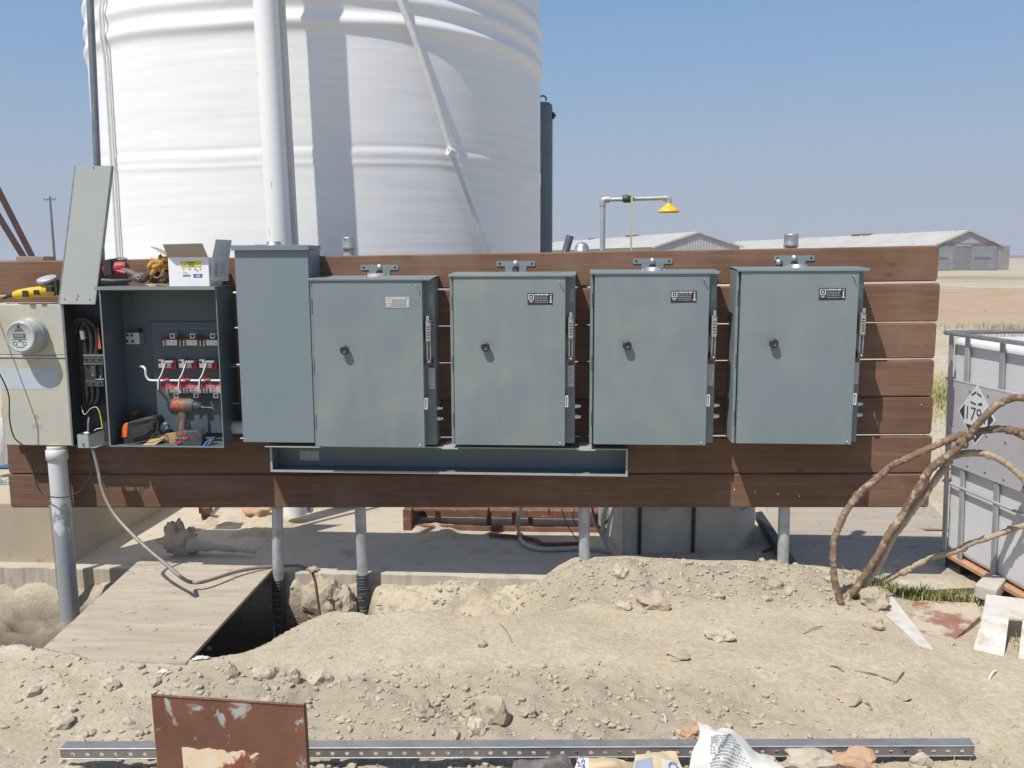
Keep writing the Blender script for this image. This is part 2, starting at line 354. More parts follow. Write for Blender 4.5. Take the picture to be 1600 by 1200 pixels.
def tag(o, label, cat, group=None, kind=None):
    if label: o['label'] = label
    if cat: o['category'] = cat
    if group: o['group'] = group
    if kind: o['kind'] = kind
    return o
def thing(name, label, cat, loc, group=None):
    o = bpy.data.objects.new(name, None); o.empty_display_size = .05; COL.objects.link(o); o.location = Vector(loc)
    return tag(o, label, cat, group)
def dup(o, delta=None, parent=None):
    c = o.copy(); COL.objects.link(c)
    if parent: c.parent = parent
    if delta is not None: c.location = o.location+Vector(delta)
    for ch in o.children: dup(ch, None, c)
    return c
def text(s, size, loc, mat, parent, name='lettering', rot=None, ext=.0004, al='CENTER'):
    cu = bpy.data.curves.new(name, 'FONT'); cu.body = s; cu.size = size; cu.extrude = ext; cu.align_x = al; cu.align_y = 'CENTER'
    tmp = bpy.data.objects.new(name, cu); me = bpy.data.meshes.new_from_object(tmp); bpy.data.objects.remove(tmp); me.materials.clear(); me.materials.append(M[mat])
    o = bpy.data.objects.new(name, me); COL.objects.link(o)
    mw = (rot or Matrix.Rotation(R(90), 4, 'X')).copy(); l = Vector(loc)-(wloc(parent) if parent else Vector((0, 0, 0)))
    mw.translation = l; o.matrix_local = mw
    if parent:
        o.parent = parent; o.matrix_parent_inverse = Matrix(); o.matrix_basis = mw
    return o

# ------------------------------------------------------------------ terrain
_NG = {}
def vnoise(x, y, seed):
    if seed not in _NG: _NG[seed] = np.random.default_rng(seed).random((256, 256))
    g = _NG[seed]; xi = np.floor(x).astype(int); yi = np.floor(y).astype(int)
    fx = x-xi; fy = y-yi; fx = fx*fx*(3-2*fx); fy = fy*fy*(3-2*fy)
    a = g[xi % 256, yi % 256]; b_ = g[(xi+1) % 256, yi % 256]; c = g[xi % 256, (yi+1) % 256]; d = g[(xi+1) % 256, (yi+1) % 256]
    return (a*(1-fx)+b_*fx)*(1-fy)+(c*(1-fx)+d*fx)*fy-.5
def fbm(x, y, s, o=5, seed=1, g=.5):
    r_ = 0; a = 1
    for k in range(o): r_ = r_+a*vnoise(x*s+k*17.3, y*s+k*9.1, seed+k); s *= 2.03; a *= g
    return r_
def ss(a, b_, x): t_ = np.clip((x-a)/(b_-a), 0, 1); return t_*t_*(3-2*t_)
SLAB_Y, SLAB_Z = .12, -.113
def rough_mask(x, y):
    """where the dirt is cloddy: the spoil slope in front, the mound on the right, the trench"""
    wob = fbm(x, y, 1.3, 3, 50)*.25
    slope = ss(-1.2+wob*.3, -1.4+wob*.3, y)*ss(1.1+wob*2, .1+wob*2, x)*(.35+.65*ss(-1.9+wob*2, -1.2+wob*2, x))
    slope2 = ss(-1.6, -1.75, y)*.4
    mound = ss(-.62+wob*.3, -.45+wob*.3, y)*ss(-.4, -.15, x)*ss(1.75, 1.45, x)*ss(.1, 0, y)
    return np.clip(np.maximum(np.maximum(slope, slope2), mound*.9), 0, 1)
def height(x, y):
    x = np.asarray(x, float); y = np.asarray(y, float)
    wob = fbm(x, y, 1.7, 4, 11)
    z = -.01+.02*fbm(x, y, .8, 4, 3)+.012*fbm(x, y, 3.1, 4, 4)
    # spoil slope toward the camera
    z = z+.035*ss(-1.55, -1.1, y)*ss(1.7, .6, x)-.03*ss(-1.3, -1.9, y)
    z = z-.03*ss(.9, 2.0, x)-.03*ss(1.3, 1.8, x)*ss(-.9, -.5, y)
    # trench
    yb = -1.24+(-.74+1.24)*ss(-1.42, -1.08, x)+.1*fbm(x, x*0, 4.0, 4, 21)
    yb = yb+.15*ss(-.3, .1, x)
    dep = -.38-.56*ss(-2.5, -2.2, x)+.6*ss(-1.3, -1.0, x)+.07*ss(-1, -.2, x)
    hole = ss(-1.05, -1.25, x)
    xm = ss(.12+.2*wob, -.28+.2*wob, x)
    inn = ss(yb-.005, yb+.1, y)*xm
    far = ss(-.42, .1, y)*(1-.85*hole)+.85*hole*ss(.0, .12, y)
    fl = dep+(-.15-.1*ss(-2.2, -2.4, x)-dep)*far+.09*fbm(x, y, 5, 5, 31)+.03*fbm(x, y, 17, 3, 33)
    z = z*(1-inn)+fl*inn
    # mound right of the third post
    mo = np.exp(-((y+.24+.05*wob)/.24)**2)*ss(-.02, .3, x)*ss(1.72, 1.35, x)*(y < SLAB_Y+.2)
    z = z+mo*(.05+.06*fbm(x, y, 2.6, 4, 41)+.03*np.exp(-((x-.28)/.1)**2))
    rm = rough_mask(x, y)
    z = z+rm*(.05*fbm(x, y, 6, 5, 61, .55)+.014*np.abs(fbm(x, y, 24, 3, 67)))
    z = z+.02*np.exp(-((y+1.25)/.2)**2)*fbm(x, y, 3, 3, 68)
    # behind the wall
    back = ss(SLAB_Y-.02, SLAB_Y+.06, y); sw = fbm(x, y, 1.9, 5, 76, .6); onslab = ss(-3.9, -3.7, x)*ss(1.0, .9, x)*ss(.78+.45*sw, .52+.45*sw, y)
    zb = -.122+.012*fbm(x, y, 1.5, 4, 71)-.05*onslab+.012*np.maximum(0, fbm(x, y, 2.6, 5, 77, .6))*(1-onslab)+.10*np.maximum(0, fbm(x, y, 2.2, 5, 78, .6)-.22)
    zb = zb*(1-ss(8, 20, y))+ss(8, 20, y)*(-.12+.35*fbm(x, y, .14, 4, 72)*ss(70, 45, y))
    zb = zb+(.45+.5*fbm(x, y, .25, 4, 73))*np.exp(-((y-33-.1*x)/5)**2)*ss(8, 14, x)
    z = z*(1-back)+zb*back
    return z
def axis(lo, hi, d, g, end, dmax=400):
    a = [lo]; 
    while a[-1] < hi: a.append(a[-1]+d)
    up = [a[-1]]; s = d
    while up[-1] < end: s = min(s*g, dmax); up.append(up[-1]+s)
    return a+up[1:]
xs = axis(-2.9, 2.7, .0155, 1.09, 3000); xl = axis(2.9, 2.95, .0155, 1.09, 3000); xs = sorted(set([-v for v in xl if v > 2.92]+xs))
ys = axis(-2.15, .2, .0125, 1.045, 4000); ys = [-4000, -1000, -250, -60, -20, -9, -6, -4.5, -3.6, -3.0, -2.7, -2.5, -2.4, -2.32, -2.27, -2.22, -2.18]+ys
xs = np.array(xs); ys = np.array(ys); GX, GY = np.meshgrid(xs, ys, indexing='ij'); GZ = height(GX, GY)
nx, ny = GX.shape; co = np.stack([GX, GY, GZ], -1).reshape(-1, 3)
ii, jj = np.meshgrid(np.arange(nx-1), np.arange(ny-1), indexing='ij'); k = (ii*ny+jj).reshape(-1)
fc = np.stack([k, k+ny, k+ny+1, k+1], -1)
def npmesh(name, co, fc, mat, smooth=True, kind=None):
    me = bpy.data.meshes.new(name); me.vertices.add(len(co)); me.vertices.foreach_set('co', co.astype(np.float32).ravel())
    n_ = fc.shape[1]; me.loops.add(fc.size); me.loops.foreach_set('vertex_index', fc.astype(np.int32).ravel())
    me.polygons.add(len(fc)); me.polygons.foreach_set('loop_start', np.arange(0, fc.size, n_, dtype=np.int32))
    me.polygons.foreach_set('use_smooth', np.full(len(fc), smooth)); me.update(calc_edges=True); me.validate()
    me.materials.append(M[mat]); o = bpy.data.objects.new(name, me); COL.objects.link(o)
    if kind: o['kind'] = kind
    return o
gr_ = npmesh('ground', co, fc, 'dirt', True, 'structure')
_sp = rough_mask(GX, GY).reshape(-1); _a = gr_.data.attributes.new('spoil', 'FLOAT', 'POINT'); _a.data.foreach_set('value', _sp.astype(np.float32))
_sp = (ss(-.2, -.45, GZ)*(GY < .2)*(GY > -1.5)).reshape(-1); _a = gr_.data.attributes.new('trench_shade', 'FLOAT', 'POINT'); _a.data.foreach_set('value', _sp.astype(np.float32))  # second mask: low trench soil, painted darker as shade
def hz(x, y): return float(height(np.array([x]), np.array([y]))[0])
def GT(px, py):
    """point of the terrain seen at a pixel (marching along the view ray)"""
    d = ray(px, py)
    ts = np.linspace(1.5, 8, 900); xx = CAM.x+d.x*ts; yy = CAM.y+d.y*ts; zz_ = CAM.z+d.z*ts
    dz = zz_-height(xx, yy); i = int(np.argmax(dz < 0)); return CAM+d*float(ts[i])

# concrete slab behind the wall with an uneven, chipped front edge
b_ = MB(); xsl = np.linspace(-3.85, .95, 260); yr = [0, .004, .03, .12, .3, .6, 1.0, 1.5, 1.85]
edge = SLAB_Y+.02*fbm(xsl, xsl*0, 7, 5, 81, .65)+.09*np.maximum(0, fbm(xsl, xsl*0+4, 3, 4, 82)-.12)
vs = []
for i, x in enumerate(xsl):
    vs.append((x, edge[i]+.01*fbm(np.array([x]), np.array([3.]), 9, 2, 83)[0], SLAB_Z-.32))
    for j, y in enumerate(yr):
        vs.append((x, edge[i]+y, SLAB_Z-(.006 if j == 0 else 0)+.004*fbm(np.array([x]), np.array([y]), 3, 3, 84)[0]))
n = len(yr)+1
b_.add(vs, [(i*n+j, (i+1)*n+j, (i+1)*n+j+1, i*n+j+1) for i in range(len(xsl)-1) for j in range(n-1)], False)
o = b_.build('concrete_slab', 'slab_concrete'); o['kind'] = 'structure'

# loose clods: far too many to count
def clods(N, xr, yr_, rmin, rmax, maskfn, seed, name):
    g = np.random.default_rng(seed); x = g.uniform(*xr, N*4); y = g.uniform(*yr_, N*4)
    keep = g.random(N*4) < maskfn(x, y); x = x[keep][:N]; y = y[keep][:N]; z = height(x, y); n_ = len(x)
    v, f = ICO[1]; v = np.array([tuple(p) for p in v]); f = np.array(f)
    r_ = rmin*(rmax/rmin)**(g.random(n_)**2.6); q = g.uniform(.7, 1.3, (n_, len(v), 1))*v[None]*g.uniform(.6, 1.25, (n_, 1, 3))
    a = g.uniform(0, 6.28, n_); c, s_ = np.cos(a)[:, None], np.sin(a)[:, None]
    X = q[..., 0]*c-q[..., 1]*s_; Y = q[..., 0]*s_+q[..., 1]*c; q = np.stack([X, Y, q[..., 2]*.75], -1)*r_[:, None, None]
    q += np.stack([x, y, z+r_*.2], -1)[:, None, :]
    F_ = f[None]+np.arange(n_)[:, None, None]*len(v)
    return q.reshape(-1, 3), F_.reshape(-1, 3)
A = clods(8000, (-2.6, 1.9), (-2.1, .05), .0022, .017, lambda x, y: np.clip(rough_mask(x, y)*1.0+.06, 0, 1)*(1-.8*((y > -1.2) & (y < -.7) & (x < 0))), 5, 'c')
B = clods(2600, (-2.7, .1), (-1.2, .1), .003, .022, lambda x, y: ((height(x, y) < -.1)*.9), 6, 'c')
C_ = clods(2500, (-3, 3), (-2.1, 3.0), .002, .008, lambda x, y: (y < -.8)*.4+((y > 2.0) | (x > 1))*.8*(y > .1), 8, 'c')
D_ = clods(260, (-2.6, 1.8), (-2.1, .05), .010, .030, lambda x, y: np.clip(rough_mask(x, y)+.03, 0, 1), 15, 'c')
E_ = clods(1500, (4, 60), (3, 70), .012, .06, lambda x, y: np.clip(fbm(x, y, .15, 3, 99)+.5, 0, 1), 16, 'c')
cc, ff, off = [], [], 0
for q, f in (A, B, C_, D_, E_): cc.append(q); ff.append(f+off); off += len(q)
o = npmesh('loose_clods', np.concatenate(cc), np.concatenate(ff), 'clod', False, 'stuff')

# ------------------------------------------------------------------ timber wall
lines = [(407, 385, 0), (461, 441.5, 3.2), (514.5, 504, 2.2), (572.5, 561.5, 2.6), (631, 620, .8), (687, 680.5, 3.2), (741, 740, 1.4), (793, 793, 0)]
ends = [1466, 1467, 1462, 1458, 1456.5, 1455, 1452]; lefts = [(-14, 430), (-10, 480), (-8, 540), (0, 590), (4, 650), (12, 710), (15, 760)]
TW = .038
wall = thing('timber_wall', 'wall of seven wide brown horizontal planks on steel posts carrying the electrical boxes', 'plank wall', (0, 0, -.3))
XA, XB = P(100, 600).x, P(1400, 600).x
def zline(i, x, top):
    yl, yr_, g_ = lines[i]; o_ = g_/2 if top else -g_/2
    if i in (0, 7): o_ = 0
    za = P(100, yl+o_).z; zb = P(1400, yr_+o_).z; return za+(zb-za)*(x-XA)/(XB-XA)
for i in range(7):
    yc = (lines[i][1]+lines[i+1][1])/2; xr_ = P(ends[i], yc).x; xl_ = P(lefts[i][0], lefts[i][1]).x
    b_ = MB(); N = 60; prof = []
    jy = random.uniform(-.002, .002)
    for q in [0, .03, .08, .16]+list(range(1, N))+[N-.16, N-.08, N-.03, N]:
        x = xl_+(xr_-xl_)*q/N; e_ = min(q, N-q)*(xr_-xl_)/N; zt = zline(i, x, True)+.0016*mnoise.noise(Vector((x*2.3, i*5, 0))); zb = zline(i+1, x, False)+.0016*mnoise.noise(Vector((x*2.3, i*5+2.5, 3)))
        rr = .010*(1-math.sqrt(max(0, 1-(1-min(e_/.010, 1))**2)))
        prof.append((x, zt-rr, zb+rr))
    c = .006; vs = []
    for x, zt, zb in prof: vs += [(x, jy+c, zb), (x, jy, zb+c), (x, jy, zt-c), (x, jy+c, zt), (x, TW-c, zt), (x, TW, zt-c), (x, TW, zb+c), (x, TW-c, zb)]
    # rounded end corners: add an inset ring
    b_.add(vs, [(q*8+k_, (q+1)*8+k_, (q+1)*8+(k_+1) % 8, q*8+(k_+1) % 8) for q in range(len(prof)-1) for k_ in range(8)]+[tuple(range(7, -1, -1)), tuple((len(prof)-1)*8+k_ for k_ in range(8))])
    o = b_.build('plank', 'timber', wall)
    o.rotation_euler = (0, 0, 0)
    # nail heads and small bolts
b_ = MB()
for px, py in ((78, 783), (1148, 765), (1180, 768), (1215, 772), (75, 700), (1249, 775), (1440, 633), (1437, 770)):
    p = P(px, py, 0); b_.lathe([(.0001, -.003), (.004, -.003), (.005, 0)], p, (0, 1, 0), 10)
b_.build('nail', 'steel_bright', wall)
def post(pxb, pyb, pxt, pyt, top, wrap):
    xb = P(pxb, pyb, .075); zt = P(pxt, pyt, .075).z; x0 = xb.x; x1 = P(pxt, pyt, .075).x; r_ = .0302; zb = -.5
    xa = lambda z: x0+(x1-x0)*(z-xb.z)/(zt-xb.z)
    b_ = MB(); b_.tube([(xa(zb), .075, zb), (xa(.5), .075, .5), (xa(zt-.03), .075, zt-.03)], r_, 20); p_ = b_.build('post', 'galv', wall)
    if top == 'coupling':
        c_ = MB(); c_.lathe([(.029, -.05), (.037, -.05), (.037, -.034), (.0355, -.03), (.0355, .006), (.037, .01), (.037, .016), (.028, .016), (.028, -.02), (.0001, -.02)], (xa(zt), .075, zt-.016), (0, 0, 1), 24); c_.build('coupling', 'zinc', p_)
    if top == 'dome':
        c_ = MB(); c_.lathe([(.039, -.02), (.039, 0)]+[(.037*math.cos(a), .034*math.sin(a)) for a in np.linspace(0, 1.57, 9)], (xa(zt), .075, zt-.034), (0, 0, 1), 24); c_.build('cap', 'zinc', p_)
    if wrap:
        zw = P(pxb, wrap, .075).z; c_ = MB(); k = 0; z = zw; pr = []
        while z > zb:
            rr = .034+.0016*(k % 2)+random.uniform(0, .001); pr += [(rr, z), (rr, z-.0065)]; z -= .0072; k += 1
        c_.lathe(pr, (xa(zw), .075, 0), (0, 0, 1), 20, False); c_.build('tape_wrap', 'tape_wrap', p_)
        d_ = MB()
        for q in range(14):
            zz_ = zw-.012-q*.017*random.uniform(.9, 1.1); a0 = random.uniform(-2.4, -2.0); pt = [(xa(zw)+.0365*math.cos(a), .075+.0365*math.sin(a), zz_+.002*(a+1.5)) for a in np.linspace(a0, a0+random.uniform(.8, 1.2), 7)]
            d_.tube(pt, .0011, 5)
        d_.build('tape_edge', 'label_grey', p_)
post(434, 850, 428, 384, None, 905)
post(565, 850, 545, 371, 'coupling', 897)
post(913, 850, 909, 378, 'dome', 912)
post(1224, 850, 1236.5, 366, 'coupling', None)

# ------------------------------------------------------------------ safety switch cabinets
W_, HH = .555, .845
def bolt(mb, c, r_=.009, ax=(0, -1, 0), h=.007): mb.lathe([(r_*1.5, 0), (r_*1.5, h*.3), (r_, h*.3), (r_, h), (.0001, h)], c, ax, 6, False)
def cabinet():
    g = 'safety switch cabinets hung in a row on the plank wall'
    t_ = thing('safety_switch', 'x', 'electrical cabinet', (0, 0, 0), g)
    xl_, xr_ = -.02, W_+.05; D = .19; B = .135
    MB().box(xl_, xr_, -B, -.003, -.004, HH+.008).build('body', 'enclosure', t_, .003)
    b_ = MB(); b_.prism([(xl_-.003, -D-.034, HH+.009), (xr_+.003, -D-.034, HH+.009), (xr_+.003, -.004, HH+.019), (xl_-.003, -.004, HH+.019)], (0, 0, .0035))
    b_.box(xl_-.003, xr_-.004, -D-.0345, -D-.0315, HH+.001, HH+.0105); b_.build('rain_hood', 'enclosure', t_, .001)
    d = MB(); nxx, nz = 14, 18; vs = []; fs = []                      # slightly oil-canned door skin
    for i in range(nxx+1):
        for j in range(nz+1):
            x = i/nxx*W_; z = j/nz*HH; e = min(i, nxx-i, 2)/2*min(j, nz-j, 2)/2
            vs.append((x, -D-.027-.0032*e*(1+mnoise.noise(Vector((x*4, 1.5, z*4)))), z))
    fs = [(i*(nz+1)+j, (i+1)*(nz+1)+j, (i+1)*(nz+1)+j+1, i*(nz+1)+j+1) for i in range(nxx) for j in range(nz)]
    d.add(vs, fs, True); yb = -B-.002
    d.add([(0, -D-.027, 0), (W_, -D-.027, 0), (W_, yb, 0), (0, yb, 0)], [(0, 3, 2, 1)]); d.add([(0, -D-.027, HH), (W_, -D-.027, HH), (W_, yb, HH), (0, yb, HH)], [(0, 1, 2, 3)])
    d.add([(0, -D-.027, 0), (0, yb, 0), (0, yb, HH), (0, -D-.027, HH)], [(0, 3, 2, 1)]); d.add([(W_, -D-.027, 0), (W_, yb, 0), (W_, yb, HH), (W_, -D-.027, HH)], [(0, 1, 2, 3)])
    door = d.build('door', 'enclosure', t_)
    yf = -D-.030
    k = MB(); k.lathe([(.017, 0), (.017, .012), (.0215, .015), (.0225, .026), (.02, .031), (.012, .0325), (.011, .030), (.0001, .030)], (.16, yf+.002, HH-.345), (0, -1, 0), 28); k.build('knob', 'black_plastic', door)
    y0 = yf-.0016
    pl = MB().box(.37, .494, yf+.004, y0, HH-.136, HH-.079).build('nameplate', 'label_black', door)
    w_ = MB(); yy = y0-.0006
    def bar(x0, x1, z0, z1): w_.box(x0, x1, y0+.0002, yy, HH-z0, HH-z1)
    bar(.374, .401, .084, .087); bar(.374, .401, .107, .110); bar(.374, .378, .087, .107); bar(.397, .401, .087, .107); bar(.384, .3905, .0935, .1005)
    for x in np.arange(.406, .466, .0085): bar(x, x+random.choice((.005, .0065, .0072)), .083, .090)
    bar(.376, .398, .116, .1185); bar(.38, .394, .1215, .124)
    bar(.479, .489, .084, .087); bar(.4815, .4865, .092, .122); bar(.477, .491, .121, .1255)
    w_.build('lettering', 'label_white', pl)
    w2 = MB(); w_ = w2
    for r_ in range(4):
        x = .406
        while x < .468: l = random.uniform(.004, .013); bar(x, min(x+l, .47), .097+r_*.0085, .1005+r_*.0085); x += l+.003
    w2.build('small_print', 'label_grey', pl)
    # latch clips at the door's free edge
    for zz_ in (HH-.022, .016):
        l = MB(); s = 1 if zz_ > .4 else -1
        l.tube([(.525, yf+.002, zz_), (.525, yf-.012, zz_), (.532, yf-.013, zz_-.004*s), (.539, yf-.006, zz_-.03*s), (.543, yf-.001, zz_-.042*s)] if s > 0 else [(.53, yf+.002, zz_), (.53, yf-.010, zz_+.002), (.537, yf-.01, zz_-.008)], .0026, 8)
        l.build('latch_clip', 'zinc', door)
    h = MB(); x0, x1, z0, z1 = W_+.001, W_+.017, HH-.648, HH-.592; ya, yb_ = -D-.012, -D-.024
    h.box(x0, x1, ya, yb_, z0, z0+.004).box(x0, x1, ya, yb_, z1-.004, z1).box(x0, x0+.004, ya, yb_, z0+.004, z1-.004).box(x1-.004, x1, ya, yb_, z0+.004, z1-.004)
    h.box(x0+.004, x1-.004, -B-.001, -D-.010, z0+.004, z1-.004); h.build('padlock_hasp', 'label_white', t_)
    # operating handle on the right flange
    ha = bpy.data.objects.new('handle', None)
    gx = W_+.028; hb = MB()
    hb.box(gx-.012, gx+.013, -B-.001, -D-.034, HH-.305, HH-.200); hd = hb.build('handle', 'zinc', t_, .004)
    MB().box(gx-.007, gx+.007, -D-.034, -D-.040, HH-.20, HH-.175).build('handle_tip', 'zinc', hd, .002)
    gr = MB()
    for q in range(6): gr.box(gx-.008, gx+.009, -D-.0345, -D-.038, HH-.218-q*.014, HH-.2255-q*.014)
    gr.build('grip_rib', 'steel_bright', hd)
    gs = MB()
    for q in range(5): gs.box(gx-.005, gx+.006, -D-.0345, -D-.0362, HH-.2265-q*.014, HH-.2310-q*.014)
    gs.build('grip_slot', 'black_plastic', hd)
    rd = MB(); rd.tube([(gx-.007, -D-.022, HH-.305), (gx-.007, -D-.016, HH-.395)], .0032, 8).tube([(gx+.008, -D-.022, HH-.305), (gx+.008, -D-.016, HH-.395)], .0032, 8); rd.build('handle_rod', 'zinc', hd)
    pv = MB().box(gx-.014, gx+.014, -B-.001, -D-.024, HH-.42, HH-.392).build('pivot_block', 'dark_grey', t_, .003)
    b2 = MB(); b2.lathe([(.005, 0), (.005, .004), (.0001, .004)], (gx+.002, -D-.024, HH-.406), (0, -1, 0), 12); b2.build('rivet', 'steel_bright', pv)
    MB().box(gx-.012, gx+.014, -B-.0005, -B-.0018, HH-.445, HH-.427).build('warning_strip', 'red_tool', t_)
    st = MB().box(gx-.014, gx+.016, -B-.0005, -B-.0017, HH-.555, HH-.448).build('sticker', 'tag_paper', t_)
    tx = MB()
    for q in range(7): tx.box(gx-.01, gx+.012-random.random()*.008, -B-.0018, -B-.0023, HH-.46-q*.0125, HH-.4635-q*.0125)
    for q in range(2): tx.box(gx-.011+q*.004, gx-.009+q*.004, -B-.0018, -B-.0023, HH-.545, HH-.536)
    tx.build('print', 'label_grey', st)
    MB().box(gx-.006, gx+.014, -B-.0005, -B-.0016, HH-.13, HH-.06).build('sunlit_patch', 'label_grey', t_)  # pale patch painted where the sun reaches the flange
    MB().box(xl_, xl_+.014, -D-.005, -B-.001, -.004, HH+.008).build('left_lip', 'enclosure', t_, .002)
    # hinge slots on the left flange
    for zz_ in (HH-.12, HH-.43, .13): hg = MB(); hg.box(-.0125, -.0095, -D-.0052, -D-.0062, zz_-.03, zz_+.03); hg.box(-.014, -.008, -D-.0052, -D-.0062, zz_-.042, zz_-.036); hg.build('hinge_slot', 'black_plastic', t_)
    # conduit lugs on the right side
    for zz_, rr in ((HH-.66, .012), (HH-.715, .014)):
        l = MB(); l.tube([(xr_-.001, -.11, zz_), (xr_+.018, -.11, zz_)], rr, 14); l.tube([(xr_+.018, -.11, zz_), (xr_+.03, -.11, zz_)], rr*.72, 6); l.build('stud', 'steel_bright', t_)
    # mounting bracket standing above the box
    cx = .297; br = MB()
    zb_, zt_ = HH+.050, HH+.0765
    out = [(cx-.1, zb_+.004), (cx-.096, zb_), (cx-.056, zb_), (cx-.053, HH+.019), (cx-.012, HH+.019), (cx-.018, HH+.032), (cx-.016, HH+.044), (cx-.006, HH+.053), (cx+.006, HH+.053), (cx+.016, HH+.044), (cx+.018, HH+.032), (cx+.012, HH+.019), (cx+.053, HH+.019), (cx+.056, zb_), (cx+.096, zb_), (cx+.1, zb_+.004), (cx+.1, zt_-.004), (cx+.096, zt_), (cx-.096, zt_), (cx-.1, zt_-.004)]
    # split into convex pieces so the notch stays open
    br.prism([(cx-.1, -.0055, zb_+.004), (cx-.096, -.0055, zb_), (cx+.096, -.0055, zb_), (cx+.1, -.0055, zb_+.004), (cx+.1, -.0055, zt_-.004), (cx+.096, -.0055, zt_), (cx-.096, -.0055, zt_), (cx-.1, -.0055, zt_-.004)], (0, .004, 0))
    br.prism([(cx-.055, -.0055, HH+.019), (cx-.014, -.0055, HH+.019), (cx-.018, -.0055, HH+.038), (cx-.010, -.0055, zb_), (cx-.056, -.0055, zb_)], (0, .004, 0))
    br.prism([(cx+.055, -.0055, HH+.019), (cx+.014, -.0055, HH+.019), (cx+.018, -.0055, HH+.038), (cx+.010, -.0055, zb_), (cx+.056, -.0055, zb_)], (0, .004, 0))
    bk = br.build('bracket', 'enclosure', t_, .0008)
    hl = MB()
    for s in (-1, 1): hl.lathe([(.006, 0), (.0001, 0)], (cx+s*.083, -.0062, (zb_+zt_)/2), (0, -1, 0), 12)
    hl.build('bolt_hole', 'label_black', bk)
    bo = MB(); c = (cx, -.0058, (zb_+zt_)/2+.001); bo.lathe([(.0155, 0), (.0155, .0025), (.013, .003), (.010, .003), (.009, .011), (.0001, .0115)], c, (0, -1, 0), 20); bo.build('bolt', 'zinc', bk)
    return t_
def hub(t_, big=True):
    o_ = t_.location; c = o_+Vector((.297, -.075, HH+.016))
    b_ = MB(); r_ = .047
    b_.lathe([(r_+.006, 0), (r_+.006, .004), (r_, .005), (r_, .016), (r_-.003, .018), (r_-.012, .018), (r_-.012, .012), (.0001, .012)], c, (0, 0, 1), 32)
    for a in (.4, 1.97, 3.54, 5.1): b_.lathe([(.006, .004), (.006, .008), (.0001, .0095)], c+Vector((math.cos(a)*(r_+.012), math.sin(a)*(r_+.012), -.001)), (0, 0, 1), 10)
    b_.build('hub', 'zinc' if big else 'label_worn', t_)
c1 = cabinet()
pos = [(-1.328, .692), (-.616, .709), (.083, .719), (.79, .731)]
cabs = [c1]+[dup(c1) for _ in range(3)]
for c, (x, z), l in zip(cabs, pos, (
        'safety switch cabinet beside the tall plain cabinet, its small nameplate faded pale',
        'grey-green safety switch cabinet, the only one without a round hub under its bracket',
        'safety switch cabinet above the right end of the open trough, ring hub on top',
        'safety switch cabinet farthest from the tall plain cabinet, hanging clear of the open trough')):
    c.location = (x, 0, z); c['label'] = l
hub(c1, False); hub(cabs[2]); hub(cabs[3])
for ch in c1.children_recursive:
    if ch.name.startswith('nameplate'): ch.data = ch.data.copy(); ch.data.materials[0] = M['label_worn']
bo = MB(); p = P(1217, 409.5, -.006); bo.lathe([(.0155, 0), (.0155, .0025), (.010, .003), (.009, .010), (.0001, .0105)], p, (0, -1, 0), 20); bo.build('bolt', 'zinc', [c for c in cabs[3].children if c.name.startswith('bracket')][0])

# ------------------------------------------------------------------ tall plain cabinet
D = .2; x0 = P(372, 540, -D).x; x1 = P(487.5, 540, -D).x; z0 = P(440, 691, -D).z; z1 = P(425, 390, -D).z
tc = thing('tall_cabinet', 'tall narrow plain grey cabinet with a flat overhanging lid, taller than its neighbours', 'electrical cabinet', (x0, 0, z0))
MB().box(x0, x1, -D+.012, -.003, z0, z1).build('body', 'enclosure_new', tc, .002)
MB().box(x0+.003, x1-.004, -D, -D+.0105, z0-.002, z1-.004).build('front_cover', 'enclosure_new', tc, .0025)
b_ = MB(); b_.box(x0-.006, x1+.006, -D-.018, -.003, z1+.001, z1+.021); b_.box(x0-.006, x1+.006, -D-.019, -D-.0165, z1-.004, z1+.0225); b_.build('lid', 'enclosure_new', tc, .002)
p = P(430, 381, -.08); b_ = MB(); b_.lathe([(.043, 0), (.043, .005), (.036, .006), (.036, .018), (.033, .021), (.0001, .021)], (p.x, -.1, z1+.021), (0, 0, 1), 28); b_.build('hub', 'zinc', tc)
MB().box(p.x-.12, p.x-.02, -.05, -.04, z1+.0215, z1+.027).build('mounting_tab', 'galv_dark', tc)
MB().box(x1+.0005, x1+.006, -D+.02, -D+.06, P(483, 512, -D).z-.015, P(483, 512, -D).z+.02).build('catch', 'black_plastic', tc)

# ------------------------------------------------------------------ open wireway
D = .14; x0 = P(422.5, 720, -D).x; x1 = P(981, 720, -D).x; z1 = P(700, 698.5, -D).z; z0 = P(700, 740.5, -D).z; tk = .004
ww = thing('wiring_trough', 'long open grey steel trough mounted flat below the cabinets, empty inside', 'wireway', (x0, 0, z0))
b_ = MB(); b_.box(x0, x1, -.003-tk, -.003, z0, z1).box(x0, x1, -D, -.003-tk, z0, z0+tk).box(x0, x1, -D, -.003-tk, z1-tk, z1).box(x0, x0+tk, -D, -.003-tk, z0+tk, z1-tk).box(x1-tk, x1, -D, -.003-tk, z0+tk, z1-tk)
b_.build('trough', 'trough_inner', ww)
b_ = MB(); b_.box(x0, x1, -D-.0025, -D, z0-.001, z0+.011).box(x0, x1, -D-.0025, -D, z1-.006, z1+.001).box(x0, x0+.011, -D-.0025, -D, z0+.011, z1-.006).box(x1-.011, x1, -D-.0025, -D, z0+.011, z1-.006)
b_.build('rim', 'enclosure_old', ww)
MB().box(x0-.006, P(505, 697, -.2).x, -.2, -.003, z1+.0015, z1+.0055).build('lid_plate', 'enclosure_old', ww)
MB().box(P(690, 697, -.2).x, P(716, 697, -.2).x, -.2, -.003, z1+.0015, z1+.0055).build('lid_plate', 'enclosure_old', ww)
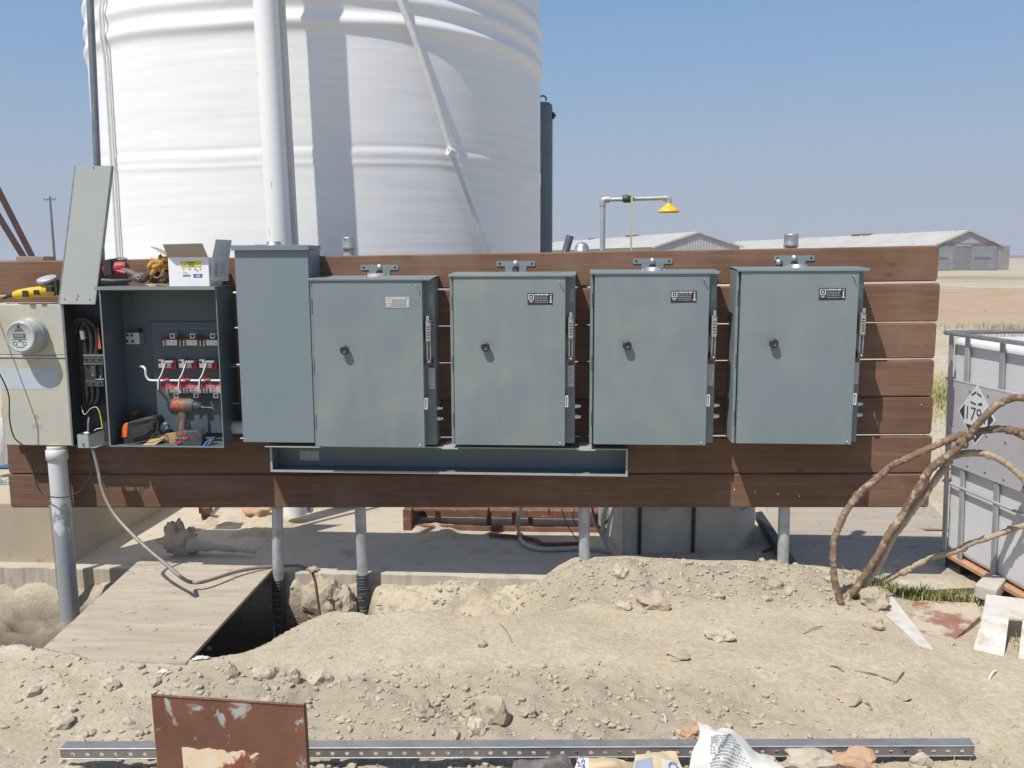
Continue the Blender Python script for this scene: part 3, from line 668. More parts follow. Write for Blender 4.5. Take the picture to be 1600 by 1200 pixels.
MB().box(P(905, 697, -.2).x, P(930, 697, -.2).x, -.2, -.003, z1+.0015, z1+.0055).build('lid_plate', 'enclosure_old', ww)
for a, c in ((468, 485), (486, 498)):
    s = MB().box(P(a, 706, -.009).x, P(c, 706, -.009).x, -.0085, -.0074, P(480, 719, -.009).z, P(480, 705, -.009).z).build('sticker', 'tag_paper', ww)
    tx = MB(); xa, xb = P(a, 706, -.009).x, P(c, 706, -.009).x
    for q in range(5): tx.box(xa+.004, xb-.004-random.random()*.01, -.0087, -.0092, P(480, 707, -.009).z-q*.008, P(480, 707, -.009).z-q*.008-.003)
    tx.build('print', 'faded_ink', s)

# ------------------------------------------------------------------ open disconnect cabinet
def openbox(x0, x1, D, z0, z1, tk):
    b_ = MB(); b_.box(x0, x1, -.003-tk, -.003, z0, z1).box(x0, x1, -D, -.003-tk, z0, z0+tk).box(x0, x1, -D, -.003-tk, z1-tk, z1)
    b_.box(x0, x0+tk, -D, -.003-tk, z0+tk, z1-tk).box(x1-tk, x1, -D, -.003-tk, z0+tk, z1-tk); return b_
D = .225; x0 = P(163, 575, -D).x; x1 = P(344, 575, -D).x; z0 = P(260, 698.5, -D).z; z1 = P(250, 449, -D).z
OX0, OX1, OZ0, OZ1 = x0, x1, z0, z1
oc = thing('open_switch_cabinet', 'open doorless grey cabinet with knife switch blades inside, tools lying in it', 'electrical cabinet', (x0, 0, z0))
openbox(x0, x1, D, z0, z1, .003).build('shell', 'enclosure_shaded', oc)
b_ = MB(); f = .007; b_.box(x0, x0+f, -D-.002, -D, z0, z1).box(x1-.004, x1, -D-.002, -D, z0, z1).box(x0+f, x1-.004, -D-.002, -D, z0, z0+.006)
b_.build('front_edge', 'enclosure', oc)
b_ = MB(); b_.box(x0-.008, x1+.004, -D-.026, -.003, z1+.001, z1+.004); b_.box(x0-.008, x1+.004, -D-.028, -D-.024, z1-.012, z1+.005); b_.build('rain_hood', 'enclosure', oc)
MB().box(x0+.16, x1-.012, -.020, -.0085, z0+.035, z1-.19).build('back_panel', 'enclosure_shaded', oc, .002)
YB = -.03
# neutral lug block
def pbox(mb, a, c, e, g, y0, y1):
    p = P(a, c, y1); q = P(e, g, y1); return mb.box(p.x, q.x, y0, y1, q.z, p.z)
lg = pbox(MB(), 196, 520, 218, 538, -.008, -.06).build('lug_block', 'aluminium_lug', oc, .002)
b_ = MB()
for a, c in ((199, 524), (206, 524), (199, 533), (207, 533)):
    p = P(a, c, -.061); b_.lathe([(.007, 0), (.007, .0015), (.0001, .0015)], p, (0, -1, 0), 12)
b_.build('lug_hole', 'black_plastic', lg)
MB().box(P(211, 515, -.05).x, P(216, 515, -.05).x, -.008, -.05, P(211, 520, -.05).z+.001, P(211, 514, -.05).z).build('lug_screw', 'black_plastic', lg)
def clip(px, py, lug_up, red):
    """fuse / switch jaw: insulator block, metal base, spring leaves and a round wire lug"""
    ins = pbox(MB(), px-4, py-4, px+30, py+8, -.021, -.045).build('insulator', red, oc, .002)
    mb = MB(); pbox(mb, px+2, py-1, px+21, py+8, -.0455, -.062); pbox(mb, px-2, py, px+.5, py+9, -.0455, -.075); pbox(mb, px+24, py, px+26.5, py+9, -.0455, -.075); mb.build('jaw', 'aluminium_lug', ins, .001)
    ly = py-7 if lug_up else py+12; l = MB(); pbox(l, px+9, ly-4, px+17, ly+4, -.05, -.085); pbox(l, px+17, ly-4, px+20, ly-3, -.05, -.08); lo = l.build('wire_lug', 'aluminium_lug', ins, .001)
    p = P(px+13, ly, -.0856); h = MB(); h.lathe([(.0082, 0), (.0082, .001), (.0001, .001)], p, (0, -1, 0), 14); h.build('lug_hole', 'black_plastic', lo)
    s = MB(); p = P(px+12, py+4, -.063); bolt(s, p, .004, (0, -1, 0), .004); s.build('screw', 'steel_bright', ins)
for q in range(3): clip(256+q*31.5, 532, True, 'red_insulator')
for q in range(3): clip(262+q*31, 606, False, 'pink_insulator' if q else 'bright_red')
for q in range(3):
    px, py = 249+q*32, 569
    ins = pbox(MB(), px+4, py-3, px+26, py+8, -.021, -.04).build('insulator', 'bright_red', oc, .002)
    mb = MB(); pbox(mb, px-2, py-7, px+7, py+6, -.04, -.075); pbox(mb, px+7, py-5, px+21, py-2, -.045, -.09); pbox(mb, px+8, py-2, px+18, py+6, -.042, -.06); mb.build('jaw', 'aluminium_lug', ins, .001)
    h = MB(); p = P(px+.5, py-3.5, -.0757); h.lathe([(.008, 0), (.008, .001), (.0001, .001)], p, (0, -1, 0), 14); h.build('lug_hole', 'black_plastic', ins)
    # knife blade, copper, swung outward
    a = P(px+10, py-1, -.06); bq = P(px+4, py+16, -.11); cq = P(px-.5, py+24, -.14); dq = P(px-1, py+40, -.14)
    bl = MB(); ins_x = Vector((.004, 0, 0)); 
    for u, v_ in ((a, bq), (bq, cq), (cq, dq)):
        w2 = Vector((0, .006, .0)); bl.prism([u-w2, v_-w2, v_+w2, u+w2], ins_x)
    bl.build('switch_blade', 'copper', oc, .0008)
    el = MB(); el.tube([a-Vector((0, .0075, 0)), bq-Vector((0, .0075, 0)), cq-Vector((0, .0075, 0)), dq-Vector((0, .0075, 0))], .0034, 8); el.build('blade_edge', 'label_white', oc)
    c_ = P(px+13, 594.5, -.11); MB().tube([c_-Vector((.012, 0, 0)), c_+Vector((.010, 0, 0))], .013, 14).build('blade_hub', 'red_insulator', oc)
    MB().prism([P(px+4, 584, -.1), P(px+9, 586, -.1), P(px+8, 604, -.1), P(px+1, 612, -.1)], (0, .003, 0)).build('blade_plate', 'red_insulator', oc)
b_ = MB(); b_.tube(smooth_path([P(218, 573, -.06), P(223, 573, -.09), P(227, 577, -.11), P(228, 586, -.11), P(232, 593, -.11), P(240, 594.5, -.11), P(260, 594.5, -.11), P(300, 594.5, -.11), P(346, 594.5, -.11)], 5), .0058, 10); b_.build('operating_rod', 'white_plastic', oc)
MB().box(x0+.02, x0+.5, -.0205, -.0215, z0+.30, z0+.3015).build('panel_seam', 'galv_dark', oc)
b_ = MB(); pbox(b_, 244, 513, 339, 514, -.0205, -.023); b_.build('panel_rail', 'enclosure', oc)
b_ = MB()
for a, c in ((204, 459), (206, 475), (280, 584), (300, 584), (325, 583), (335, 583)): p = P(a, c, -.0085); bolt(b_, p, .004)
b_.build('stud', 'dark_grey', oc)
# linkage on its right side
b_ = MB(); a = P(377, 573, -.08); c_ = P(379, 630, -.08)
b_.tube([(x1, -.08, a.z), a, c_, (x1, -.08, c_.z)], .007, 10); b_.build('side_handle', 'galv_dark', oc)
p = P(376, 668, -.09); b_ = MB(); b_.tube([(x1, -.09, p.z), (x1+.075, -.09, p.z)], .034, 18); b_.build('side_fitting', 'galv', oc)

# ------------------------------------------------------------------ meter box + breaker box
D = .115; x0 = P(-2, 580, -D).x; x1 = P(105.5, 580, -D).x; z0 = P(60, 696.5, -D).z; z1 = P(50, 474, -D).z; zm = P(50, 558, -D).z
mx = thing('meter_box', 'cream weathered electric meter box with a round glass meter, yellow grinder lying on top', 'meter box', (x0, 0, z0))
MB().box(x0, x1, -D+.004, -.003, z0, z1).build('body', 'meter_box', mx, .006, )
MB().box(x0+.004, x1-.003, -D-.004, -D+.003, z0+.003, zm-.006).build('lower_cover', 'meter_box', mx, .004)
MB().box(x0+.004, x1-.003, -D-.006, -D+.003, zm+.012, z1-.004).build('upper_cover', 'meter_box', mx, .005)
MB().box(x0+.001, x1-.001, -D-.009, -D+.003, zm-.004, zm+.010).build('seam_ridge', 'meter_box', mx, .004)
b_ = MB(); b_.box(x0+.01, P(90, 590, -D).x, -D-.0042, -D-.0049, P(50, 608, -D).z, P(50, 576, -D).z); b_.build('faded_sticker', 'sticker_ghost', mx)
b_ = MB(); p = P(57, 651.5, -D-.0045)
b_.lathe([(.0115, 0), (.0115, .0006), (.0095, .0006), (.0095, 0)], p, (0, -1, 0), 20)
for q in range(3): b_.box(p.x-.007, p.x+.007, -D-.0042, -D-.005, p.z-.005+q*.005, p.z-.0035+q*.005)
b_.build('emblem', 'faded_ink', mx)
b_ = MB()
for q, (ww_, k) in enumerate(((.022, 3), (.05, 6), (.07, 8))):
    for j in range(k): xx = p.x-ww_/2+j*ww_/k; b_.box(xx, xx+ww_/k*.72, -D-.0042, -D-.0049, p.z-.033-q*.0125, p.z-.0285-q*.0125)
b_.build('embossed_print', 'faded_ink', mx)
c = P(49, 524, -D-.006); b_ = MB(); b_.lathe([(.096, 0), (.096, .010), (.093, .016), (.090, .020), (.0935, .024), (.0935, .032), (.085, .036)], c, (0, -1, 0), 40); b_.build('meter_ring', 'meter_grey', mx)
b_ = MB(); b_.lathe([(.085, .03), (.083, .085), (.079, .097), (.072, .101), (.070, .099), (.0001, .099)], c, (0, -1, 0), 40); mt = b_.build('meter', 'meter_face', mx)
yy = c.y-.0995
b_ = MB(); b_.box(c.x-.034, c.x+.030, yy, yy-.002, c.z-.004, c.z+.018); b_.build('display', 'meter_display', mt)
b_ = MB()
for j in range(5): b_.box(c.x-.026+j*.010, c.x-.019+j*.010, yy-.002, yy-.0026, c.z+.001, c.z+.013)
b_.build('digits', 'label_grey', mt)
b_ = MB()
for a, e, g_, h in ((-.028, .024, .030, .033), (-.022, .018, .037, .040), (-.012, .010, .045, .048), (-.04, .036, -.014, -.0115)): b_.box(c.x+a, c.x+e, yy, yy-.001, c.z+g_, c.z+h)
for sx in (-.028, .022): b_.lathe([(.011, 0), (.011, .001), (.0085, .001), (.0085, 0)], (c.x+sx, yy, c.z-.034), (0, -1, 0), 16)
for j in range(6): b_.box(c.x-.02+j*.007, c.x-.016+j*.007, yy, yy-.001, c.z-.055, c.z-.050)
b_.lathe([(.007, 0), (.007, .001), (.0001, .001)], (c.x-.004, yy, c.z+.056), (0, -1, 0), 16)
b_.build('dial_print', 'ink', mt)
text('240V', .011, (c.x, yy-.0006, c.z-.022), 'ink', mt)
# white bracket at its left foot
MB().box(x0-.012, x0+.04, -.03, -.02, z0-.012, z0+.03).build('foot_flange', 'label_white', mx)

D = .125; bx0, bx1 = x1+.003, OX0-.006; bz0, bz1 = P(130, 697, -D).z, P(130, 472, -D).z
bb = thing('breaker_box', 'narrow open breaker box with thick cables, between the cream meter box and grey cabinet', 'breaker box', (bx0, 0, bz0))
openbox(bx0, bx1, D, bz0, bz1, .003).build('shell', 'breaker_shaded', bb)
MB().box(bx0-.001, bx0+.008, -D-.003, -D, bz0, bz1).build('front_edge', 'galv_dark', bb)
def pb(name, a, c, e, g, y0, y1, mat, par, bev=.001): return pbox(MB(), a, c, e, g, y0, y1).build(name, mat, par, bev)
br = pb('breaker', 129.5, 556, 162, 604, -.008, -.06, 'black_plastic', bb, .003)
pb('terminal_strip', 130, 556, 161, 567, -.0605, -.072, 'dark_grey', br); pb('terminal_strip', 133, 594, 162, 604, -.0605, -.072, 'dark_grey', br)
b_ = MB()
for q in range(3):
    for py in (561.5, 599): p = P(135+q*10+(1 if py > 580 else 0), py, -.0725); b_.lathe([(.0075, 0), (.0075, .001), (.0001, .001)], p, (0, -1, 0), 12)
b_.build('terminal_screw', 'label_black', br)
b_ = MB(); pbox(b_, 129.5, 554.6, 162, 555.6, -.04, -.073); pbox(b_, 130, 568.2, 161, 569, -.06, -.073); pbox(b_, 148, 592, 162, 593.5, -.06, -.074); pbox(b_, 156, 587, 157.5, 591, -.06, -.066); pbox(b_, 143, 585, 146, 586.5, -.0805, -.082); b_.build('trim_line', 'aluminium_lug', br)
pb('toggle', 141, 572, 150, 590, -.0605, -.08, 'dark_grey', br, .002)
for pts, mat in (([(135, 556), (133, 535), (129, 520), (128, 514), (133, 505), (140, 508)], 'label_worn'), ([(143, 556), (144, 535), (140, 515), (131, 503), (122, 505), (118, 520)], 'dark_grey'), ([(150, 556), (153, 535), (149, 512), (136, 500), (120, 500), (114, 515)], 'black_rubber')):
    yv = [-.05, -.05, -.055, -.06, -.05, -.03]
    MB().tube(smooth_path([P(a, c_, y) for (a, c_), y in zip(pts, yv)], 6), .0135, 12).build('power_cable', 'black_rubber', bb)
MB().tube([P(128.5, 517, -.062), P(131, 530, -.062)], .0142, 12).build('cable_sheath', 'label_worn', bb)
MB().prism([P(148, 512, -.06), P(153, 512, -.06), P(158, 545, -.06), P(154, 545, -.06)], (0, .004, 0)).build('orange_tape', 'orange_plastic', bb)
for q in range(3): MB().tube(smooth_path([P(136+q*9, 604, -.06), P(137+q*8, 625, -.05), P(128+q*6, 640, -.03)], 5), .011, 10).build('power_cable', 'black_rubber', bb)
MB().tube(smooth_path([P(127, 633, -.05), P(130, 645, -.1), P(134, 647, -.12), P(141, 639, -.14), P(150, 636, -.15), P(155, 642, -.16)], 6), .0016, 6).build('thin_wire', 'white_plastic', bb)
MB().tube(smooth_path([P(155, 642, -.16), P(158, 655, -.17), P(160, 669, -.18)], 6), .0026, 6).build('yellow_wire', 'yellow_wire', bb)
# cover flipped up above the breaker box
cv = [P(93, 475, -.14), P(148, 475.5, -.14), P(173.5, 259, -.045), P(119, 259, -.045)]
n = (cv[1]-cv[0]).cross(cv[3]-cv[0]).normalized(); n = n if n.y < 0 else -n
lc = thing('box_cover', 'long pale grey metal cover plate propped up on end above the open breaker box', 'cover plate', cv[0])
MB().prism(cv, -n*.0025).build('plate', 'enclosure_old', lc)
e = (cv[1]-cv[0]).normalized(); b_ = MB(); b_.prism([cv[0], cv[3], cv[3]-e*.0095+n*.0, cv[0]-e*.0095], -n*.022); b_.build('left_flange', 'galv_dark', lc)
b_ = MB(); b_.prism([cv[1]+e*.0005, cv[2]+e*.0005, cv[2]+e*.004, cv[1]+e*.004], -n*.022); b_.build('right_flange', 'galv_dark', lc)
b_ = MB()
for u, v_ in ((.13, .035), (.5, .06), (.48, .035), (.85, .035), (.5, .985)): p = cv[0]+(cv[1]-cv[0])*u+(cv[3]-cv[0])*v_; b_.lathe([(.004, 0), (.004, .0015), (.0001, .002)], p+n*.0003, n, 10)
b_.build('screw', 'rust_iron', lc)
# junction box at the foot of the breaker box
jb = thing('junction_box', 'small open grey junction box with wires hanging at the breaker box bottom', 'junction box', P(140, 700, -.2))
a, c_ = P(120.5, 679, -.21), P(139, 700, -.21); e2 = P(160, 671, -.13)
b_ = MB(); b_.prism([(a.x, a.y, c_.z), (c_.x, a.y, c_.z), (c_.x, a.y, a.z), (a.x, a.y, a.z)], (0, .003, 0))
b_.prism([(c_.x, -.21, c_.z), (e2.x+.01, -.14, c_.z+.01), (e2.x+.01, -.14, e2.z), (c_.x, -.21, a.z-.003)], (.001, .003, 0)); b_.box(a.x, a.x+.002, -.207, -.14, c_.z, a.z); b_.box(a.x, e2.x, -.2065, -.14, c_.z, c_.z+.002)
b_.build('shell', 'enclosure_old', jb)
b_ = MB(); p = P(130, 694, -.2105); bolt(b_, p, .0045); b_.build('knockout', 'galv_dark', jb)
MB().tube(smooth_path([P(160, 669, -.18), P(152, 670, -.18), P(147, 673, -.19)], 4), .002, 6).build('bare_wire', 'white_plastic', jb)
MB().tube(smooth_path([P(139, 652, -.17), P(138, 662, -.18), P(138, 676, -.185)], 4), .005, 8).build('conduit_end', 'flex', jb)
MB().blob(P(136, 677, -.185), (.016, .01, .008), .3, 2, 4).build('wire_nut', 'label_white', jb)
# flexible conduit to the ground
fx = smooth_path([P(141, 690, -.19), P(146, 705, -.19), P(153, 732, -.2), P(160, 765, -.22), P(175, 798, -.25), P(198, 826, -.3), P(230, 857, -.38), P(262, 884, -.45), P(283, 902, -.5), (G(296, 909, .0)), (G(312, 910, -.01)), G(335, 904, -.02), G(370, 893, -.04), G(405, 887, -.06), G(440, 884.5, -.08), G(466, 884, -.09), G(480, 889, -.11)], 10)
rr = [.0085+.0011*(i % 2) for i in range(len(fx)*3)]
dense = []
for i in range(len(fx)-1):
    for k in range(5): dense.append(fx[i].lerp(fx[i+1], k/5))
o = MB().tube(dense, [.0088+.0014*(i % 2) for i in range(len(dense))], 10).build('flexible_conduit', 'flex'); tag(o, 'thin ribbed flexible conduit curving from the junction box down across the plywood', 'conduit')
# meter riser pipe below the box
a = P(88, 697, -.1); c_ = P(112, 985, -.1); b_ = MB(); b_.tube([c_, a], .0485, 28)
mr = thing('meter_conduit', 'thick galvanised pipe with flaking white paint running down from the meter box', 'pipe', c_)
b_.build('pipe', 'conduit_painted', mr)
b_ = MB(); b_.lathe([(.05, 0), (.056, .002), (.056, .055), (.05, .06)], a+(c_-a).normalized()*.075, (a-c_), 28); b_.build('coupling', 'conduit_painted', mr)
b_ = MB(); b_.prism([P(76, 790, -.02), P(83, 790, -.02), P(106, 1000, -.02), P(98, 1000, -.02)], (0, .03, 0)); o = b_.build('wooden_stake', 'dry_wood'); tag(o, 'narrow weathered wooden stake just behind the thick meter pipe', 'stake')
# grinder cable
o = MB().tube(smooth_path([P(-8, 470, -.1), P(-14, 520, -.2), P(-4, 575, -.24), P(6, 597, -.23), P(14, 620, -.22), P(15, 655, -.22), P(22, 683, -.22), P(37, 697, -.21), P(47, 712, -.19), P(52, 735, -.18), P(58, 758, -.18), P(68, 772, -.18), P(85, 777, -.19), P(105, 776, -.17), P(125, 767, -.15), P(138, 752, -.15), P(143, 732, -.14), P(143, 700, -.13)], 7), .0036, 8).build('power_cord', 'black_rubber'); tag(o, 'thin black cord looping from the yellow grinder in front of the meter box', 'cord')

# ------------------------------------------------------------------ tools and boxes on the cabinets
# angle grinder
Y = -.118; gp = thing('angle_grinder', 'yellow angle grinder with black cord resting on top of the cream meter box', 'grinder', P(55, 470, Y))
b_ = MB(); b_.tube([P(22, 461, Y), P(30, 460, Y), P(50, 457, Y), P(63, 455, Y), P(70, 454, Y), P(82, 453, Y), P(86, 452, Y)], [.018, .026, .028, .026, .031, .033, .026], 16); b_.build('body', 'yellow_tool', gp)
for a_ in ((34, 454, 43, 464), (52, 453, 60, 461), (71, 448, 81, 456)): pbox(MB(), *a_, Y-.02, Y-.034).build('vent', 'black_plastic', gp, .001)
b_ = MB(); b_.tube([P(5, 466, Y), P(12, 463, Y), P(22, 460.5, Y)], [.007, .009, .013], 10); b_.build('cord_grip', 'black_rubber', gp)
p = P(73, 436, Y+.005); b_ = MB(); b_.lathe([(.0001, -.011), (.047, -.011), (.05, -.006), (.05, .004), (.047, .007), (.0001, .007)], p, (-.1, -.35, 1), 30); b_.build('guard_disc', 'galv', gp)
b_ = MB(); b_.tube([P(78, 450, Y), P(77, 440, Y)], .022, 14); b_.build('gear_head', 'tool_grey', gp)
pb('side_block', 82, 437, 90, 462, Y+.01, Y-.02, 'black_plastic', gp, .004)
# red impact driver lying on the open cabinet
Y = -.12; dr = thing('impact_wrench', 'dirty red and grey cordless impact wrench lying beside the leather glove', 'power tool', P(200, 440, Y))
b_ = MB(); b_.tube([P(164, 425, Y), P(166, 424, Y), P(178, 420, Y), P(190, 418, Y), P(199, 416, Y)], [.016, .033, .036, .034, .022], 18); b_.build('motor_housing', 'red_tool', dr)
b_ = MB(); b_.tube([P(184, 419, Y-.01), P(200, 425, Y-.015), P(214, 431, Y-.02), P(222, 433, Y-.03)], [.019, .017, .018, .02], 14); b_.build('handle', 'tool_grey', dr)
b_ = MB(); b_.tube([P(180, 422, Y-.025), P(196, 426.5, Y-.034)], .007, 8); b_.build('trigger', 'pink_insulator', dr)
b_ = MB(); b_.pp([(160, 408), (172, 404), (175, 430), (162, 432)], Y-.045, .07); b_.build('battery', 'black_plastic', dr, .004)
b_ = MB(); p = P(219, 434, Y-.03); b_.blob(p, (.04, .034, .026), .12, 3, 3); b_.build('battery_foot', 'tool_grey', dr)
b_ = MB(); b_.lathe([(.012, 0), (.012, .004), (.007, .004), (.007, 0)], P(216, 433, Y-.066), (0, -1, 0), 14); b_.build('clip_ring', 'label_worn', dr)
b_ = MB(); b_.tube(smooth_path([P(175, 406, Y), P(188, 402, Y), P(198, 405, Y), P(201, 413, Y)], 4), .005, 8); b_.build('belt_hook', 'galv_dark', dr)
o = MB(); o.tube([P(160, 439, -.2), P(176, 440, -.2), P(205, 438, -.17)], [.015, .014, .009], 12); o = o.build('torch', 'black_plastic'); tag(o, 'short black tube lying under the red impact wrench', 'tool')
# glove
gl = thing('leather_glove', 'tan leather work glove crumpled against the white carton', 'glove', P(248, 440, -.1))
b_ = MB(); b_.blob(P(249, 415, -.12), (.052, .04, .036), .35, 4, 2, 2.2); b_.build('palm', 'leather', gl)
b_ = MB(); b_.blob(P(250, 431, -.1), (.06, .05, .04), .3, 4, 6, 2.0); b_.build('cuff', 'leather_dark', gl)
for a, c_, e_, g_ in ((238, 410, 231, 418), (243, 418, 236, 430), (255, 405, 262, 402)): MB().tube([P(a, c_, -.14), P((a+e_)/2, (c_+g_)/2+1, -.16), P(e_, g_, -.16)], [.013, .013, .009], 10).build('finger', 'leather', gl)
b_ = MB(); b_.tube(smooth_path([P(240, 432, -.17), P(247, 434, -.18), P(253, 426, -.18), P(256, 420, -.17)], 5), .002, 6); b_.build('lace', 'label_worn', gl)
b_ = MB(); z = OZ1+.006; p = P(250, 440, -.2); b_.prism([(p.x-.055, -.21, z), (p.x+.01, -.23, z), (p.x+.05, -.2, z), (p.x+.02, -.17, z)], (0, 0, .006)); b_.prism([(p.x-.06, -.235, z+.007), (p.x-.02, -.25, z+.007), (p.x+.03, -.22, z+.009)], (0, 0, .004)); o = b_.build('cardboard_scrap', 'paper_kraft'); tag(o, 'torn pale cardboard strip lying in front of the leather glove', 'cardboard')
# white carton
z0c = OZ1+.005; a = P(264.5, 440, -.21); c_ = P(327, 440, -.21); x0, x1 = a.x, c_.x; zt = P(300, 402, -.21).z; yb = -.045
cx = thing('carton', 'open white cardboard carton with a yellow label and raised flaps', 'carton', (x0, -.1, z0c))
b_ = MB(); b_.box(x0, x1, -.21, -.2065, z0c, zt).box(x0, x0+.003, -.2065, yb, z0c, zt).box(x1-.003, x1, -.2065, yb, z0c, zt).box(x0, x1, yb, yb+.003, z0c, zt).box(x0+.003, x1-.003, -.2065, yb, z0c, z0c+.003); b_.build('wall', 'carton', cx)
b_ = MB(); b_.prism([(x0, -.211, zt), (x1, -.211, zt), P(316, 381, -.26), P(254.5, 382.5, -.26)], (0, -.0005, .003)); b_.build('flap', 'carton_inner', cx)
b_ = MB(); b_.prism([(x0, -.205, zt+.001), (x0, yb, zt+.001), P(243, 387, yb-.02), P(236, 386, -.17)], (0, 0, .003)); b_.build('flap', 'carton_inner', cx)
b_ = MB(); xr = x1+.012; a2 = P(331, 440, -.2); b_.prism([P(331, 404, -.19), P(357, 404, -.1), P(361, 375, -.09), P(337, 374, -.18)], (.003, .003, 0)); b_.build('flap', 'tag_paper', cx)
b_ = MB(); b_.prism([P(327.5, 440, -.205), P(356, 439, -.1), P(357, 404.5, -.1), P(331, 404.5, -.19)], (.003, .003, 0)); sd = b_.build('side_panel', 'tag_paper', cx)
b_ = MB()
for q in range(5): b_.prism([P(343, 412+q*4.4, -.156), P(352, 412+q*4.3, -.125), P(352, 413+q*4.3, -.125), P(343, 413+q*4.4, -.156)], (-.0008, -.002, 0))
b_.prism([P(337, 411, -.178), P(340, 411, -.167), P(340, 432, -.167), P(337, 432, -.178)], (-.0008, -.002, 0)); b_.build('print', 'faded_ink', sd)
def plq(name, a, c_, e, g_, mat, par, y=-.21): return pbox(MB(), a, c_, e, g_, y-.0002, y-.0012).build(name, mat, par)
yl = plq('yellow_label', 282, 408, 314.5, 417.5, 'yellow_label', cx)
b_ = MB(); pbox(b_, 293, 409.8, 304, 411, -.2113, -.2118); pbox(b_, 294, 412.3, 303, 413.5, -.2113, -.2118); pbox(b_, 295, 414.8, 304, 416, -.2113, -.2118); b_.build('print', 'ink', yl)
b_ = MB(); p = P(286.5, 413, -.2113); b_.lathe([(.0085, 0), (.0085, .0006), (.0001, .0006)], p, (0, -1, 0), 16); b_.build('symbol', 'label_white', yl)
bl = plq('blue_label', 302, 428, 316, 433.5, 'blue_ink', cx); b_ = MB(); pbox(b_, 305, 429.3, 313, 430.3, -.2113, -.2118); pbox(b_, 306, 431.2, 313, 432.2, -.2113, -.2118); b_.build('print', 'label_white', bl)
b_ = MB()
for q in range(8): pbox(b_, 286+q*1.5, 429, 287+q*1.5, 432.3, -.2102, -.2109)
for a, e in ((286, 288), (295, 298), (303.5, 306), (312, 314)): pbox(b_, a, 419.8, e, 421.4, -.2102, -.2109)
pbox(b_, 287, 424.5, 288, 427, -.2102, -.2109); pbox(b_, 290, 426, 292.5, 427, -.2102, -.2109); b_.prism([P(303, 419.5, -.2105), P(310, 423, -.2105), P(309, 424.2, -.2105)], (0, -.0006, 0)); b_.build('print', 'ink', cx)
# cordless drill standing in the cabinet
Y = -.15; dd = thing('cordless_drill', 'worn orange cordless drill standing upright on its battery inside the open cabinet', 'drill', P(295, 697, Y))
b_ = MB(); b_.tube([P(268, 630, Y), P(270, 631, Y), P(280, 632, Y), P(292, 633, Y)], [.02, .031, .034, .032], 18); b_.build('motor_housing', 'orange_tool', dd)
b_ = MB(); b_.tube([P(290, 632.5, Y), P(297, 633, Y), P(303, 634, Y)], [.034, .035, .028], 18); b_.build('gearbox', 'tool_grey', dd)
b_ = MB(); b_.tube([P(303, 634, Y), P(309, 635, Y), P(315, 635.5, Y)], [.024, .024, .014], 18); b_.build('chuck', 'dark_grey', dd)
b_ = MB(); b_.tube([P(315, 635.5, Y), P(318, 636, Y), P(319, 636, Y), P(330, 637, Y), P(332, 637.5, Y)], [.008, .006, .003, .003, .0015], 8); b_.build('drill_bit', 'steel_bright', dd)
b_ = MB(); b_.tube([P(286, 640, Y), P(288, 650, Y), P(287, 662, Y), P(286, 674, Y)], [.021, .018, .017, .022], 14); hn = b_.build('handle', 'tool_grey', dd)
b_ = MB(); b_.tube([P(282.5, 644, Y-.005), P(285, 655, Y-.004), P(283, 670, Y-.004)], [.014, .011, .013], 10); b_.build('handle_inlay', 'orange_tool', hn)
b_ = MB(); b_.pp([(276, 673), (308, 674), (315, 680), (316, 694), (311, 698), (278, 697), (273, 690)], Y-.045, .085); bt = b_.build('battery', 'dark_grey', dd, .005)
b_ = MB(); b_.pp([(274, 675), (291, 674), (292, 680), (275, 682)], Y-.047, .04); b_.build('battery_top', 'orange_tool', bt, .002)
b_ = MB(); b_.pp([(287, 683), (293, 682), (293, 686), (287, 687)], Y-.05, .01); b_.pp([(276, 690), (283, 690), (283, 693), (276, 693)], Y-.05, .01); b_.build('battery_clip', 'bright_red', bt)
b_ = MB()
for q in range(4): p = P(277+q*5, 684, Y-.0455); b_.box(p.x-.004, p.x+.003, p.y, p.y-.001, p.z-.006, p.z+.006)
b_.build('print', 'label_worn', bt)
# tool pouch
tp = thing('tool_pouch', 'black zipped tool pouch with an orange side slumped inside the open cabinet', 'tool bag', P(215, 697, -.12))
b_ = MB(); b_.pp([(192, 664), (200, 660), (225, 654), (238, 652), (243, 660), (240, 680), (222, 690), (199, 696), (190, 694)], -.17, .11); b_.build('bag', 'black_rubber', tp, .008, 3)
b_ = MB(); b_.pp([(190.5, 668), (194, 662), (200, 660.5), (198, 684), (189, 684)], -.175, .1); b_.build('orange_end', 'orange_plastic', tp, .004)
b_ = MB(); b_.pp([(205, 672), (226, 664), (238, 660), (240, 670), (225, 681), (206, 687)], -.181, .01); b_.build('pocket', 'black_plastic', tp, .003)
b_ = MB(); b_.tube(smooth_path([P(200, 661, -.175), P(220, 655, -.18), P(238, 652, -.175), P(246, 660, -.17), P(244, 675, -.18), P(230, 688, -.19), P(200, 694, -.19), P(185, 695, -.2)], 6), .0025, 8); b_.build('strap', 'dark_grey', tp)
MB().blob(P(212, 645, -.07), (.035, .03, .022), .3, 3, 9).build('flap', 'leather_dark', tp)
